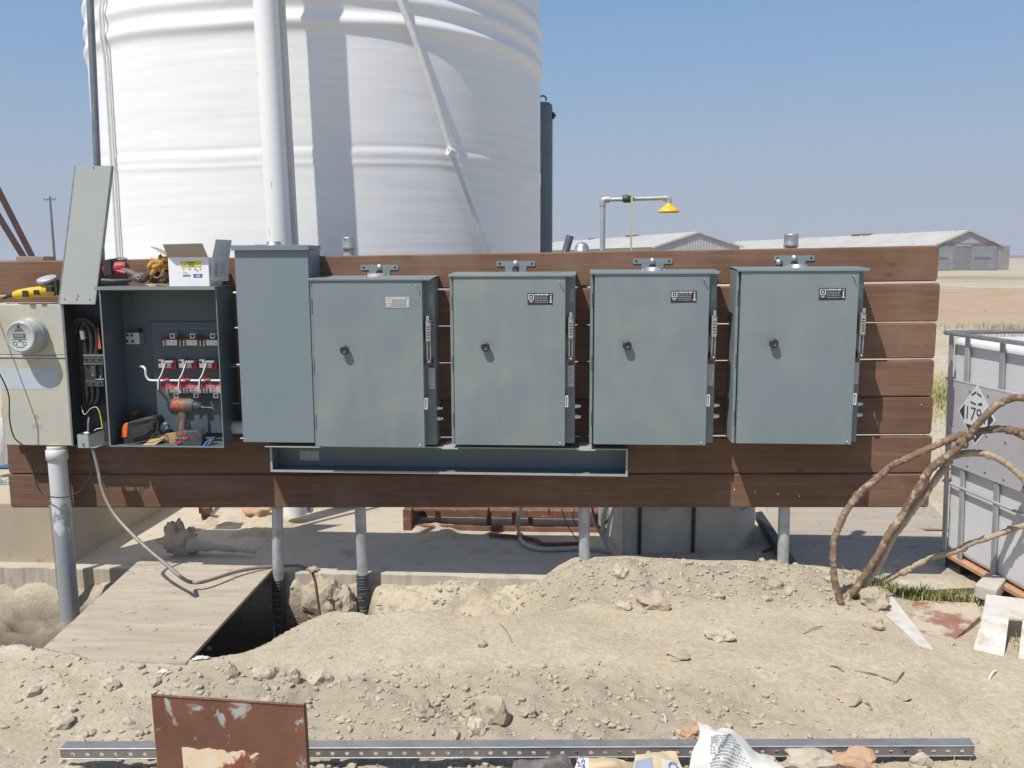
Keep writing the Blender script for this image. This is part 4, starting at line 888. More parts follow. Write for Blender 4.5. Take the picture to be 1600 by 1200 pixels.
# rag, cardboard, pliers
o = MB().blob(P(254, 668, -.08), (.034, .03, .032), .3, 3, 12, 2).build('rag', 'blue_rag'); tag(o, 'crumpled light blue rag behind the cardboard in the open cabinet', 'rag')
b_ = MB(); b_.prism([P(223, 696, -.2), P(238, 698, -.2), P(258, 684, -.15), P(246, 680, -.14)], (.0, .006, .004)); b_.prism([P(238, 664, -.12), P(242, 674, -.14), P(250, 682, -.13), P(244, 676, -.12)], (.01, .006, .0)); b_.prism([P(243, 681, -.13), P(258, 678, -.13), P(276, 676, -.13), P(275, 691, -.13), P(258, 694, -.13)], (0, .02, 0))
o = b_.build('cardboard_offcuts', 'cardboard'); tag(o, 'torn brown cardboard lying between the black pouch and the drill', 'cardboard')
pr = thing('pliers', 'blue handled pliers lying beside the drill battery', 'pliers', P(322, 694, -.19))
b_ = MB()
for q, s in ((0, 0), (6, 2)): b_.tube(smooth_path([P(318+q, 699-s, -.21), P(322+q, 692, -.19), P(330+q*.3, 687, -.17)], 4), .0055, 8)
b_.build('handle', 'blue_grip', pr)
b_ = MB(); b_.pp([(320, 684), (336, 683), (335, 690), (326, 690)], -.165, .02); b_.build('jaw', 'dark_grey', pr, .003)

# ------------------------------------------------------------------ tank and tall pipes behind the wall
TC = Vector((-2.19, 3.25, 0)); TR = 1.86
def tank_pt(px, py, R_):
    d = ray(px, py); o_ = CAM-TC; a = d.x**2+d.y**2; b2 = 2*(o_.x*d.x+o_.y*d.y); c2 = o_.x**2+o_.y**2-R_**2; D_ = b2*b2-4*a*c2
    t_ = (-b2-math.sqrt(max(D_, 0)))/(2*a); return CAM+d*t_
hA = tank_pt(480, 31, TR).z; hB = tank_pt(520, -5, TR).z; hC = tank_pt(480, 240, TR).z; hD = hB+(hB-hA)*1.1
tk = thing('storage_tank', 'huge white cylindrical storage tank with horizontal ribs behind the plank wall', 'tank', TC)
N, zs = 260, np.concatenate([np.linspace(-.06, 1.2, 20), np.linspace(1.22, 4.4, 260), np.linspace(4.45, 5.4, 12)])
co_ = []
for z in zs:
    a = np.linspace(0, 2*math.pi, N, endpoint=False)
    wz = z+.012*np.sin(3*a+1)+.02*fbm(np.cos(a)*2+5, np.sin(a)*2+5, 1, 3, 90)
    g_ = lambda h, w_, s_: s_*np.exp(-((wz-h)/w_)**2)
    r_ = TR+g_(hA, .05, .026)+g_(hB, .05, .02)+g_(hD, .05, .02)+g_(hC, .035, .005)+g_(hC-.06, .02, .004)+g_(hC+.05, .015, -.003)
    r_ = r_+.0035*fbm(np.cos(a)*3+9, np.sin(a)*3+z*2.2, 1, 3, 91)+.0008*vnoise(a*3, a*0+z*38, 93)
    co_.append(np.stack([TC.x+r_*np.cos(a), TC.y+r_*np.sin(a), a*0+z], -1))
co_ = np.concatenate(co_); nz = len(zs); ii, jj = np.meshgrid(np.arange(nz-1), np.arange(N), indexing='ij')
fq = np.stack([ii*N+jj, ii*N+(jj+1) % N, (ii+1)*N+(jj+1) % N, (ii+1)*N+jj], -1).reshape(-1, 4)
o = npmesh('shell', co_, fq, 'tank_white'); o.parent = tk; o.location = -TC
b_ = MB(); b_.lathe([(TR, 5.4), (TR*.96, 5.5), (TR*.6, 5.85), (.0001, 6.0)], (TC.x, TC.y, 0), (0, 0, 1), 64); b_.build('roof', 'tank_white', tk)
# seam tubes on the left flank
for dpx in (0, 5):
    b_ = MB(); pts = []
    for py in range(-40, 470, 14):
        p = tank_pt(172+(py-200)*.062+dpx-2, py, TR+.02); r_ = .018*math.exp(-((p.z-hA)/.08)**2)+.018*math.exp(-((p.z-hB)/.08)**2); q = (p-TC); q.z = 0; q.normalize(); pts.append(p+q*r_)
    b_.tube(pts, .011, 8); b_.build('side_tube', 'white_plastic', tk)
b_ = MB(); b_.blob(tank_pt(158, 90, TR)+Vector((-.07, .25, -.02)), (.05, .05, .05), .5, 3, 5, 3); b_.build('rust_clump', 'rock_orange', tk)
# slanting vent line strapped to the tank
b_ = MB(); pts = [tank_pt(a, c, TR+.085) for a, c in ((585, -120), (604, -60), (625, 0), (645, 52), (667, 115), (688, 180), (705, 236))]; b_.tube(pts, .022, 12)
vl = thing('slanting_pipe', 'thin white pipe slanting down across the tank to a strap', 'pipe', pts[-1]); b_.build('upper_run', 'white_plastic', vl)
pts = [tank_pt(a, c, TR+.075) for a, c in ((705, 236), (725, 290), (745, 345), (762, 392), (780, 440))]; b_ = MB(); b_.tube(pts, .0185, 12); b_.build('lower_run', 'white_plastic', vl)
b_ = MB(); b_.tube([tank_pt(700, 236, TR+.11), tank_pt(705, 238, TR+.11), tank_pt(709, 240, TR+.09)], .03, 10); b_.tube([tank_pt(712, 236, TR+.02), tank_pt(700, 232, TR+.12)], .012, 8); b_.build('strap', 'white_plastic', vl)
# tall white pipe
p0 = P(437, 378, 1.1); p1 = P(415, 0, 1.1); pw = thing('white_riser_pipe', 'tall thick white steel riser pipe standing between wall and tank with a rusty edge strip', 'pipe', (p0.x, 1.1, -.06))
dx = (p1.x-p0.x)/(p1.z-p0.z); b_ = MB(); b_.tube([(p0.x+dx*(z-p0.z), 1.1, z) for z in (-.06, 1, 2, 3, 4, 5)], .078, 32); b_.build('pipe', 'pipe_white', pw)
b_ = MB(); pts = [(p0.x+dx*(z-p0.z)+.072, 1.13, z) for z in (-.06, 1, 2, 3, 4, 5)]
for u, v_ in zip(pts, pts[1:]): b_.prism([u, (u[0]+.03, u[1], u[2]), (v_[0]+.03, v_[1], v_[2]), v_], (0, .045, 0))
b_.build('edge_strip', 'pipe_rust', pw)
# its thin companion line higher up
# grey service mast
p0 = P(139.5, 258, -.02); p1 = P(128, 0, -.02); dx = (p1.x-p0.x)/(p1.z-p0.z)
b_ = MB(); b_.tube([(p0.x+dx*(z-p0.z), .06, z) for z in (1.5, 2, 2.6, 3.6)], .0185, 16); o = b_.build('service_mast', 'galv_dark'); tag(o, 'thin dark grey steel mast rising behind the propped cover plate, left of the tank', 'pole')
# grey vessel on the right of the tank
p = Cz(848, 160, 9.0); gv = thing('grey_standpipe', 'dark grey upright standpipe with a lifting ring at the right edge of the tank', 'standpipe', (p.x, p.y, -.06)); r_ = .1
b_ = MB(); b_.lathe([(r_, -.06), (r_, p.z-.08), (r_*.96, p.z-.03), (r_*.7, p.z-.005), (.0001, p.z)], (p.x, p.y, 0), (0, 0, 1), 32); b_.build('tube', 'vessel_grey', gv)
b_ = MB(); b_.tube([Vector((p.x+.035*math.cos(a), p.y-.02, p.z+.03+.03*math.sin(a))) for a in np.linspace(-.6, 3.8, 18)], .009, 8); b_.build('lifting_ring', 'vessel_grey', gv)
b_ = MB(); b_.lathe([(.02, -.1), (.02, .0), (.034, .0), (.034, .02), (.012, .02), (.012, .035), (.0001, .035)], (p.x+r_, p.y, p.z-.13), (1, 0, 0), 8); b_.build('plug', 'black_plastic', gv)
# emergency shower
Ys = .9; es = thing('emergency_shower', 'emergency shower, galvanised pipe arm with a yellow drench head and green pull rod', 'emergency shower', P(943, 388, Ys)-Vector((0, 0, 1.7)))
a = P(943, 388, Ys); c_ = P(942, 312, Ys); e_ = P(1043, 309.5, Ys); r_ = .0155
b_ = MB(); b_.tube([(a.x, Ys, -.06), (c_.x, Ys, c_.z-.03)], r_*1.05, 16); b_.tube([(c_.x+.03, Ys, c_.z), (e_.x-.02, Ys, e_.z)], r_*.82, 14)
b_.build('pipe', 'galv', es)
b_ = MB(); b_.tube(smooth_path([(c_.x, Ys, c_.z-.035), (c_.x, Ys, c_.z-.01), (c_.x+.012, Ys, c_.z), (c_.x+.04, Ys, c_.z)], 5), r_*1.3, 14); b_.build('elbow', 'galv', es); b_ = MB(); b_.tube(smooth_path([(e_.x-.03, Ys, e_.z), (e_.x, Ys, e_.z-.002), (e_.x+.008, Ys, e_.z-.012), (e_.x+.008, Ys, e_.z-.03)], 5), r_*1.15, 14); b_.build('elbow', 'galv', es)
v_ = P(980, 310.5, Ys); b_ = MB(); b_.tube([(v_.x-.03, Ys, v_.z), (v_.x-.02, Ys, v_.z), (v_.x+.02, Ys, v_.z), (v_.x+.03, Ys, v_.z)], [.016, .024, .024, .016], 12); b_.build('valve', 'dark_grey', es)
g0 = P(987, 301, Ys); g1 = P(986, 390, Ys); b_ = MB(); b_.box(g0.x-.006, g0.x+.006, Ys-.03, Ys-.024, g1.z-.35, g0.z); b_.prism([(g0.x, Ys-.026, g0.z+.003), (g0.x-.03, Ys-.026, g0.z-.018), (g0.x, Ys-.026, g0.z-.018)], (0, .004, 0)); b_.build('pull_rod', 'rod_green', es)
h = P(1045, 330, Ys); b_ = MB(); s = 1400/5.5
b_.lathe([(.016, .052), (.018, .045), (.022, .034), (.04, .022), (.058, .009), (.064, .0), (.065, -.006), (.061, -.008), (.056, -.002), (.0001, .005)], (e_.x+.008, Ys, h.z), (0, 0, 1), 36); b_.build('shower_head', 'shower_yellow', es)
# black pipe stub
a = P(882, 400, .25); c_ = P(891, 368, .25); b_ = MB(); b_.lathe([(.021, -.5), (.021, (c_-a).length), (.015, (c_-a).length), (.015, .02), (.0001, .02)], a, (c_-a), 18); o = b_.build('black_pipe', 'dark_grey'); tag(o, 'short black hollow pipe end leaning behind the wall beside the domed post cap', 'pipe')
# red-brown beams and wooden block top-left
for q, (u, v_, l) in enumerate((((-20, 262), (52, 404), 'upper dark red steel angle leaning from the far left, touching the grey wooden block'), ((-20, 308), (40, 406), 'lower dark red steel angle leaning at the far left under the other one'))):
    a, c_ = P(u[0], u[1], .5), P(v_[0], v_[1], .5); d = (c_-a); a = a-d*.9; c_ = c_+d*1.1; n_ = Vector((d.z, 0, -d.x)).normalized()*.016
    b_ = MB(); b_.prism([a-n_, c_-n_, c_+n_, a+n_], (0, .005, 0)); b_.prism([a+n_, c_+n_, c_+n_*1.35, a+n_*1.35], (0, .04, 0)); o = b_.build('steel_angle', 'dark_red_steel'); tag(o, l, 'steel beam', 'leaning steel angles')
a = P(33, 408, .1); c_ = P(75, 400.5, .1); o = MB().box(a.x, c_.x, .055, .17, a.z-.02, c_.z).build('wood_block', 'dry_wood', None, .002); tag(o, 'small grey wooden block sitting behind the top plank at far left', 'wood block')
# concrete pad far left
a = P(113, 867, .2); o = MB(); o.box(-7.5, a.x, .2, 3.9, -.2, .245); pd = o.build('concrete_pad', 'pad_concrete', None, .01); tag(pd, 'raised rust-stained concrete pad behind the left end of the wall', 'concrete pad')
# clutter on the pad at the photo's left edge
a = P(-20, 716, 1.0); c_ = P(14, 704, 1.0); o = MB().box(a.x-.5, c_.x, 1.0, 1.3, .25, c_.z).build('blue_crate', 'blue_box', None, .01); tag(o, 'blue box barely showing beside the left end of the wall', 'box')
a = P(-6, 697, .8); o = MB(); o.lathe([(.05, 0), (.065, .3), (.0001, .3)], (P(-4, 700, .8).x, .8, P(0, 697, .8).z-.12), (0, 0, 1), 20); o = o.build('white_bucket', 'white_plastic'); tag(o, 'white plastic bucket cut off by the left edge of the photo', 'bucket')
b_ = MB()
for q in range(9):
    pts = [P(-10+random.uniform(0, 26), 745+random.uniform(0, 30), .6) for _ in range(5)]; b_.tube(smooth_path(pts, 4), .003, 5)
o = b_.build('wire_tangle', 'blue_rag'); tag(o, 'tangle of thin bluish wire beside the lower left end of the wall', 'wire')

# ------------------------------------------------------------------ plywood over the trench
def z_at(p): return hz(p.x, p.y)
c0, c1_, c2_, c3 = G(48, 1030, .012), G(290, 1036, .02), G(430, 884, -.085), G(222, 871, -.09)
b_ = MB(); b_.prism([c0, c1_, c2_, c3], (0, 0, -.016)); o = b_.build('plywood_sheet', 'plywood', None, .001); tag(o, 'weathered plywood sheet laid across the trench beside the thick meter pipe', 'plywood')
# torn leathery cloth
b_ = MB(); p = G(285, 862, -.09); v, f = ICO[4]; out = []
b_.blob(p+Vector((-.01, .02, .065)), (.085, .03, .105), .4, 4, 21, 2.2, rot=.4); b_.tube(smooth_path([p+Vector((.03, .02, .04)), p+Vector((.15, .03, .03)), p+Vector((.3, .03, .014)), p+Vector((.45, .0, .006))], 5), [.05]*3+[.035]*3+[.022]*5+[.012]*5, 10); o = b_.build('torn_cloth', 'old_cloth'); tag(o, 'crumpled brown torn cloth lying on the slab behind the plywood sheet', 'cloth')
# iron stub + orange rock behind the wall
for px, l in ((322, 'rusty bolt stub sticking out of the sand behind the wall, nearer the thick meter pipe'),):
    p = G(px, 812, -.12); b_ = MB(); b_.tube([p-Vector((0, 0, .05)), p+Vector((0, 0, .06))], .03, 12); b_.tube([p+Vector((0, 0, .05)), p+Vector((.0, 0, .09))], .045, 6, sm=False); o = b_.build('rusty_bolt', 'rust_iron'); tag(o, l, 'bolt')
p = G(400, 806, -.12); o = MB().blob(p+Vector((0, 0, .03)), (.09, .07, .05), .3, 3, 31).build('orange_rock', 'rock_orange'); tag(o, 'orange lump of rubble on the sand between the two left wall posts', 'rock')
# rusty steel frame under the wall
a = G(630, 829, SLAB_Z); ZF = a.z; y0 = a.y; x0 = a.x; x1 = G(975, 829, SLAB_Z).x; zt = P(640, 797, y0).z
rf = thing('steel_skid', 'long rusty steel skid frame lying on the slab behind the wall', 'steel frame', (x0, y0, ZF))
b_ = MB(); b_.box(x0, x0+.055, y0, y0+.5, ZF, zt); b_.build('end_plate', 'rust_iron', rf, .002)
b_ = MB(); b_.box(x0+.055, x1, y0+.02, y0+.05, ZF+.001, ZF+.03); b_.box(x0+.055, x1, y0+.32, y0+.34, ZF+.001, zt-.09); b_.build('bottom_rail', 'rust_iron', rf, .002)
b_ = MB(); b_.box(x0+.055, x1, y0+.05, y0+.25, zt-.02, zt-.008); b_.build('top_plate', 'rust_iron', rf)
b_ = MB()
for a_, e in ((730, 762), (825, 857)): pp_ = P(a_, 800, y0); q_ = P(e, 800, y0); MB().box(pp_.x, q_.x, y0+.0, y0+.1, zt-.035, zt+.01).build('cross_strap', 'rust_iron', rf, .002)
for a_ in (680, 760, 800, 825, 930): pp_ = P(a_, 800, y0+.1); MB().box(pp_.x, pp_.x+.03, y0+.1, y0+.14, ZF, zt-.0205).build('rib', 'rust_iron', rf)
# hoses on the slab
hp = [P(822, 780, .75), P(813, 796, .72), P(809, 812, .66)]+[G(809, 828, -.09), G(815, 845, -.095), G(830, 855, -.098), G(852, 858.5, -.098), G(880, 858, -.098), G(905, 857, -.098), G(935, 857, -.09), G(955, 862, -.098)]
o = MB().tube(smooth_path(hp, 6), .0135, 12).build('grey_hose', 'grey_hose'); tag(o, 'pale grey hose looping on the slab under the right half of the wall', 'hose')
o = MB().tube(smooth_path([G(764, 836, -.095), G(800, 838, -.095), G(835, 843, -.095), G(848, 850, -.095), G(870, 850, -.095), G(905, 849, -.095)], 5), .012, 10).build('dark_pipe', 'rust_iron'); tag(o, 'short dark rusty pipe lying on the slab beside the hose loop', 'pipe')
for q, pts in enumerate(([(878, 795), (884, 815), (898, 838), (912, 850)], [(905, 795), (918, 806), (932, 822), (945, 845), (948, 860)], [(925, 792), (930, 812), (940, 824), (958, 800)], [(948, 792), (942, 812), (944, 840), (950, 858)], [(960, 792), (952, 815), (948, 845)], [(898, 795), (895, 808), (900, 822)])):
    o = MB().tube(smooth_path([P(a_, c_, .5-q*.03) for a_, c_ in pts], 5), [.003, .012, .006, .011, .01, .003][q], 8).build('loose_cable', 'grey_hose' if q in (1, 3, 4) else 'rust_iron'); tag(o, ['thin rusty wire curving down just left of the third post', 'thick grey cable running down to the galvanised block corner', 'thin rusty cable crossing toward the galvanised block', 'grey cable hanging straight down beside the galvanised block', 'grey cable nearest the galvanised block face', 'short thin rusty wire left of the third post'][q], 'cable', 'loose cables behind the third post')
# galvanised wrapped block
a = G(972, 866, SLAB_Z); c_ = G(1190, 858, SLAB_Z)
gb = thing('steel_clad_block', 'large galvanised steel clad block with two dark straps behind the wall', 'metal block', a)
fwd = Vector((c_.x-a.x, c_.y-a.y, 0)); L = fwd.length; u = fwd.normalized(); bk_ = Vector((-u.y, u.x, 0)); hh = .32
b_ = MB(); N = 40; M_ = 12; vs = []
for i in range(N+1):
    for j in range(M_+1):
        s_ = i/N; tq = j/M_; p = a+fwd*s_+Vector((0, 0, hh*tq)); dn = .012*mnoise.noise(Vector((s_*7, tq*3, 1)))+.008*mnoise.noise(Vector((s_*19, tq*8, 4)))
        if s_ > .86: dn -= (s_-.86)*.9
        if s_ < .04: dn -= (.04-s_)*.5
        vs.append(p-bk_*dn)
b_.add(vs, [(i*(M_+1)+j, (i+1)*(M_+1)+j, (i+1)*(M_+1)+j+1, i*(M_+1)+j+1) for i in range(N) for j in range(M_)], True)
b_.prism([a+Vector((0, 0, hh)), a+fwd+Vector((0, 0, hh)), a+fwd+bk_*.5+Vector((0, 0, hh)), a+bk_*.5+Vector((0, 0, hh))], (0, 0, -.01))
b_.prism([a+bk_*.012, a+bk_*.5, a+bk_*.5+Vector((0, 0, hh-.011)), a+bk_*.012+Vector((0, 0, hh-.011))], u*.01); b_.prism([a+fwd+bk_*.14, a+fwd+bk_*.5, a+fwd+bk_*.5+Vector((0, 0, hh-.011)), a+fwd+bk_*.14+Vector((0, 0, hh-.011))], -u*.01)
b_.build('cladding', 'sheet_iron', gb)
for px in (997, 1083):
    p = G(px, 864, SLAB_Z); s_ = (p-a).dot(u); b_ = MB(); q = a+u*s_-bk_*.018; b_.prism([q-u*.011, q+u*.011, q+u*.011+Vector((0, 0, hh)), q-u*.011+Vector((0, 0, hh))], bk_*.004); b_.build('strap', 'black_plastic', gb)
# plywood sheets on the ground at right
for nm, pts, z, l in (('plywood_sheet', [(1238, 905), (1610, 917), (1570, 870), (1475, 838), (1400, 815), (1195, 815)], -.075, 'large dusty plywood sheet lying on the ground between the last post and the tote'),
                      ('plywood_sheet', [(1190, 860), (1200, 800), (1195, 784), (1450, 784), (1492, 826), (1300, 822)], -.098, 'far plywood sheet on the sand behind the right end of the wall')):
    b_ = MB(); b_.prism([G(a_, c_, z) for a_, c_ in pts], (0, 0, -.012)); o = b_.build(nm, 'plywood_dusty', None, .001); tag(o, l, 'plywood')
b_ = MB(); b_.prism([G(1180, 812, -.07), G(1190, 810, -.07), G(1250, 901, -.07), G(1234, 901, -.07)], (0, 0, .05)); o = b_.build('dark_plank', 'black_rubber'); tag(o, 'dark narrow board lying behind the last post at the edge of the plywood', 'board')
o = MB().prism([P(1150, 790, .4), P(1175, 790, .4), P(1160, 799, .4)], (0, .01, 0)).build('white_scrap', 'blue_rag'); tag(o, 'small pale blue scrap hanging above the galvanised block', 'scrap')

# ------------------------------------------------------------------ tote
K = Cz(1480, 840, 5.0); zt = PL(1487, 516, K, -FW).z; zb = hz(K.x, K.y)
ua = (Vector((RT.x, RT.y, 0)).normalized()*.10-Vector((FW.x, FW.y, 0)).normalized()).normalized()   # along the visible side, toward the camera
ub = Vector((-ua.y, ua.x, 0)); ub = ub if ub.dot(RT) > 0 else -ub
nf = -ub; K = Vector((K.x, K.y, 0)); LA, LB = 1.18, 1.0
ib = thing('bulk_liquid_tote', 'caged pale plastic bulk liquid tote with a corrosive placard on the right', 'tote', (K.x, K.y, zb))
def T(s_, z, out=0, d=0): return K+ua*s_+nf*out+ub*(d-.03*(z-zb))+Vector((0, 0, z))   # stands slightly tilted
def zon(px, py, out=0): q = PL(px, py, K+nf*out, nf); return (q-K).dot(ua), q.z
z1 = zt
b_ = MB(); b_.prism([T(-.02, zb+.135, -.008), T(LA-.03, zb+.135, -.008), T(LA-.03, z1-.025, -.008), T(-.02, z1-.025, -.008)], ub*(LB-.03)); b_.build('bottle', 'tote_plastic', ib, .035, 5)
b_ = MB()
def ring(z, r_=.012, o_=.03): b_.tube([T(-.03, z, o_), T(LA, z, o_), T(LA, z, 0, LB), T(-.03, z, -0, LB), T(-.03, z, o_)], r_, 8)
ring(z1, .012); ring(z1-.0, .012); b_.build('top_rim', 'tote_metal', ib)
zr = []
for q, (px, py) in enumerate(((1487, 590), (1487, 753))):
    s_, z = zon(px, py); b_ = MB(); ring(z, .008, .012); b_.build('cage_rail', 'tote_metal', ib); zr.append(z)
s_, z = zon(1487, 765)
zpt, zpb = zon(1487, 592)[1], zon(1487, 722)[1]
for px in (1498, 1524, 1580):
    s_, _ = zon(px, 560); b_ = MB(); b_.prism([T(s_-.018, zb+.13, .002), T(s_+.018, zb+.13, .002), T(s_+.018, z1-.015, .002), T(s_-.018, z1-.015, .002)], nf*.012); b_.build('cage_bar', 'tote_metal', ib, .004)
for q in range(2):
    d = .35+q*.33; b_ = MB(); b_.prism([T(-.004, zb+.13, 0, d-.015), T(-.004, zb+.13, 0, d+.015), T(-.004, z1-.015, 0, d+.015), T(-.004, z1-.015, 0, d-.015)], -ua*.01); b_.build('cage_bar', 'tote_metal', ib, .003)
pn = MB().prism([T(0.0, zpb, .016), T(LA-.05, zpb, .016), T(LA-.05, zpt, .016), T(.0, zpt, .016)], nf*.004).build('side_panel', 'tote_panel', ib)
for i in range(7):
    for z in (zpt-.03, zpb+.03, (zpt+zpb)/2-.01): MB().lathe([(.007, 0), (.007, .003), (.0001, .004)], T(.05+i*.15, z, .02), nf, 10).build('rivet', 'galv_dark', pn)
# pallet: rusty rail, plastic skirt
b_ = MB(); s_, zr_ = zon(1487, 815); b_.prism([T(-.02, zb+.105, .02), T(LA, zb+.105, .02), T(LA, zb+.13, .02), T(-.02, zb+.13, .02)], ub*.06); b_.prism([T(-.02, zb+.105, .02), T(-.02, zb+.105, .02, LB), T(-.02, zb+.13, .02, LB), T(-.02, zb+.13, .02)], ua*.05); b_.build('pallet_rail', 'tote_rust', ib, .004)
b_ = MB()
for s_ in (0.0, .5, 1.02): b_.prism([T(s_, zb-.02, 0), T(s_+.14, zb-.02, 0), T(s_+.14, zb+.103, 0), T(s_, zb+.103, 0)], ub*.95)
b_.prism([T(.0, zb-.02, .0), T(LA, zb-.02, .0), T(LA, zb+.02, .0), T(0, zb+.02, 0)], ub*.1)
b_.build('pallet_foot', 'black_rubber', ib)
# placard
sc_, zc_ = zon(1533, 649, .022); hw = abs(zon(1533, 601, .022)[1]-zon(1533, 698, .022)[1])/2
pl = MB().prism([T(sc_-hw, zc_, .0205), T(sc_, zc_-hw, .0205), T(sc_+hw, zc_, .0205), T(sc_, zc_+hw, .0205)], nf*.0012).build('placard', 'label_white', ib)
k = .9; b_ = MB(); o2 = .022; hh2 = hw*.28
for s in (-1, 1): b_.prism([T(sc_+s*hw*k, zc_, o2), T(sc_+s*(hw*k-hh2), zc_-hh2, o2), T(sc_+s*(hw*k-hh2), zc_+hh2, o2)], nf*.0008)
b_.prism([T(sc_-(hw*k-hh2-.012), zc_-hh2-.012, o2), T(sc_, zc_-hw*k, o2), T(sc_+(hw*k-hh2-.012), zc_-hh2-.012, o2)], nf*.0008)
b_.build('placard_corner', 'ink', pl); b_ = MB(); b_.prism([T(sc_-.05, zc_+hh2+.015, o2), T(sc_-.005, zc_+hh2+.007, o2), T(sc_-.005, zc_+hh2+.016, o2), T(sc_-.05, zc_+hh2+.024, o2)], nf*.0008)
b_.prism([T(sc_+.01, zc_+hh2+.010, o2), T(sc_+.05, zc_+hh2+.014, o2), T(sc_+.045, zc_+hh2+.03, o2), T(sc_+.02, zc_+hh2+.022, o2)], nf*.0008)
for s in (-1, 1): b_.prism([T(sc_+s*.022-.02, zc_+hh2+.058+.008*s, o2), T(sc_+s*.022+.018, zc_+hh2+.064-.008*s, o2), T(sc_+s*.022+.016, zc_+hh2+.074-.008*s, o2), T(sc_+s*.022-.022, zc_+hh2+.068+.008*s, o2)], nf*.0008)
b_.build('placard_symbol', 'ink', pl)
rm = Matrix((( ua.x, 0, nf.x, 0), (ua.y, 0, nf.y, 0), (0, 1, nf.z, 0), (0, 0, 0, 1)))
text('1791', hh2*2.2, T(sc_, zc_, .0225), 'ink', pl, rot=rm); text('8', hh2*.8, T(sc_, zc_-hw*.68, .0236), 'label_white', pl, rot=rm)

# ------------------------------------------------------------------ mud-caked cables arching over the plywood
def arch(pts, ys, r_, mat, label):
    pa = smooth_path([P(a_, c_, y) for (a_, c_), y in zip(pts, ys)], 26); rr = [r_*(.86+.12*mnoise.noise(p*10)+.14*mnoise.noise(p*50)+.12*mnoise.noise(p*110)) for p in pa]
    pa = [p+Vector((mnoise.noise(p*9), mnoise.noise(p*9+Vector((5, 5, 5))), mnoise.noise(p*9+Vector((9, 1, 3)))))*.008 for p in pa]
    mb = MB().tube(pa, rr, 14); mb.v = [v+Vector((mnoise.noise(v*70), mnoise.noise(v*70+Vector((3, 3, 3))), mnoise.noise(v*70+Vector((7, 1, 2)))))*.0028 for v in mb.v]; 
    rg = random.Random(len(label))
    for i in range(11):                       # crusts of dried mud stuck along it
        p = pa[int(len(pa)*rg.random()**1.5*.97)]; k_ = rg.uniform(.35, .75); mb.blob(p+Vector((rg.uniform(-.006, .006), -.004, rg.uniform(-.010, .010))), (r_*k_*2.2, r_*k_*1.1, r_*k_*1.5), .25, 2, i+len(label), 2, rot=rg.uniform(-1, 1))
    o = mb.build('muddy_cable', mat); tag(o, label, 'cable', 'mud-caked cables by the tote')
arch([(1317, 950), (1311, 935), (1303, 892), (1303, 848), (1319, 804), (1348, 766), (1386, 734), (1430, 711), (1488, 685), (1532, 673), (1570, 671), (1600, 682), (1640, 712)], [-.5, -.5, -.48, -.47, -.46, -.45, -.45, -.45, -.45, -.46, -.48, -.5, -.52], .0185, 'hose_mud', 'muddy cable rising steeply from the dirt mound in the widest arch, crossing below the placard')
arch([(1318, 950), (1325, 934), (1345, 908), (1357, 892), (1386, 842), (1415, 798), (1438, 757), (1456, 731), (1488, 708), (1511, 682), (1538, 652), (1567, 629), (1600, 622), (1650, 630)], [-.46, -.46, -.45, -.45, -.44, -.43, -.43, -.44, -.46, -.48, -.5, -.52, -.55, -.6], .0195, 'hose_mud', 'muddy cable climbing highest, passing right across the placard numbers')
arch([(1335, 938), (1352, 912), (1372, 884), (1404, 828), (1452, 765), (1480, 725), (1490, 713), (1517, 708), (1555, 714), (1584, 734), (1604, 752), (1630, 790)], [-.42, -.42, -.42, -.41, -.4, -.4, -.41, -.43, -.46, -.48, -.5, -.53], .0185, 'hose_dust', 'pale dusty cable arching lowest in front of the tote panel')
arch([(1360, 915), (1383, 906), (1410, 893), (1444, 877), (1502, 857), (1546, 839), (1600, 822), (1660, 800)], [-.2, -.2, -.2, -.2, -.22, -.25, -.3, -.35], .0175, 'hose_dust', 'dusty straight cable rising gently just above the plywood toward the tote')

# ------------------------------------------------------------------ ground clutter at right
b_ = MB(); p0 = GT(1395, 928); NB = 1500
def grass(name, cx_, cy_, sx, sy, n_, h_, mat, lab, wd=.0022):
    g = np.random.default_rng(int(abs(cx_*100))+n_); q = MB()
    for i in range(n_):
        x = cx_+g.normal()*sx; y = cy_+g.normal()*sy; z = hz(x, y)-.01; a = g.uniform(0, 6.28); hh_ = h_*g.uniform(.5, 1.2); l = hh_*g.uniform(.2, .8)
        d = Vector((math.cos(a), math.sin(a), 0)); s_ = Vector((-d.y, d.x, 0))*wd; b0 = Vector((x, y, z)); m_ = b0+d*l*.35+Vector((0, 0, hh_*.65)); tp_ = b0+d*l+Vector((0, 0, hh_*.9))
        q.add([b0-s_, b0+s_, m_+s_*.8, m_-s_*.8, tp_], [(0, 1, 2, 3), (3, 2, 4)], True)
    o = q.build(name, mat); o['kind'] = 'stuff'; return o
p = G(1445, 927, -.03); grass('grass', p.x, p.y-.02, .13, .03, 900, .08, 'grass_green', ''); grass('dry_grass', p.x+.05, p.y-.03, .2, .05, 260, .07, 'grass_dry', '')
p = G(1470, 620, -.06); grass('dry_grass', p.x+.3, p.y+.2, .9, 1.3, 7000, .12, 'grass_dry', '', .003); grass('grass', p.x+.1, p.y+.1, .35, .5, 1600, .10, 'grass_green', '', .003)
p = G(1600, 518, -.06); grass('weeds', p.x+.9, p.y+.6, 1.3, 1.6, 1500, .16, 'grass_green', '', .0035)
p = G(1590, 1180, -.0); grass('dry_grass', p.x, p.y, .2, .15, 120, .05, 'grass_dry', '', .0015)
p = G(1600, 1010, -.02); grass('grass', p.x+.02, p.y, .02, .05, 90, .05, 'grass_green', '')
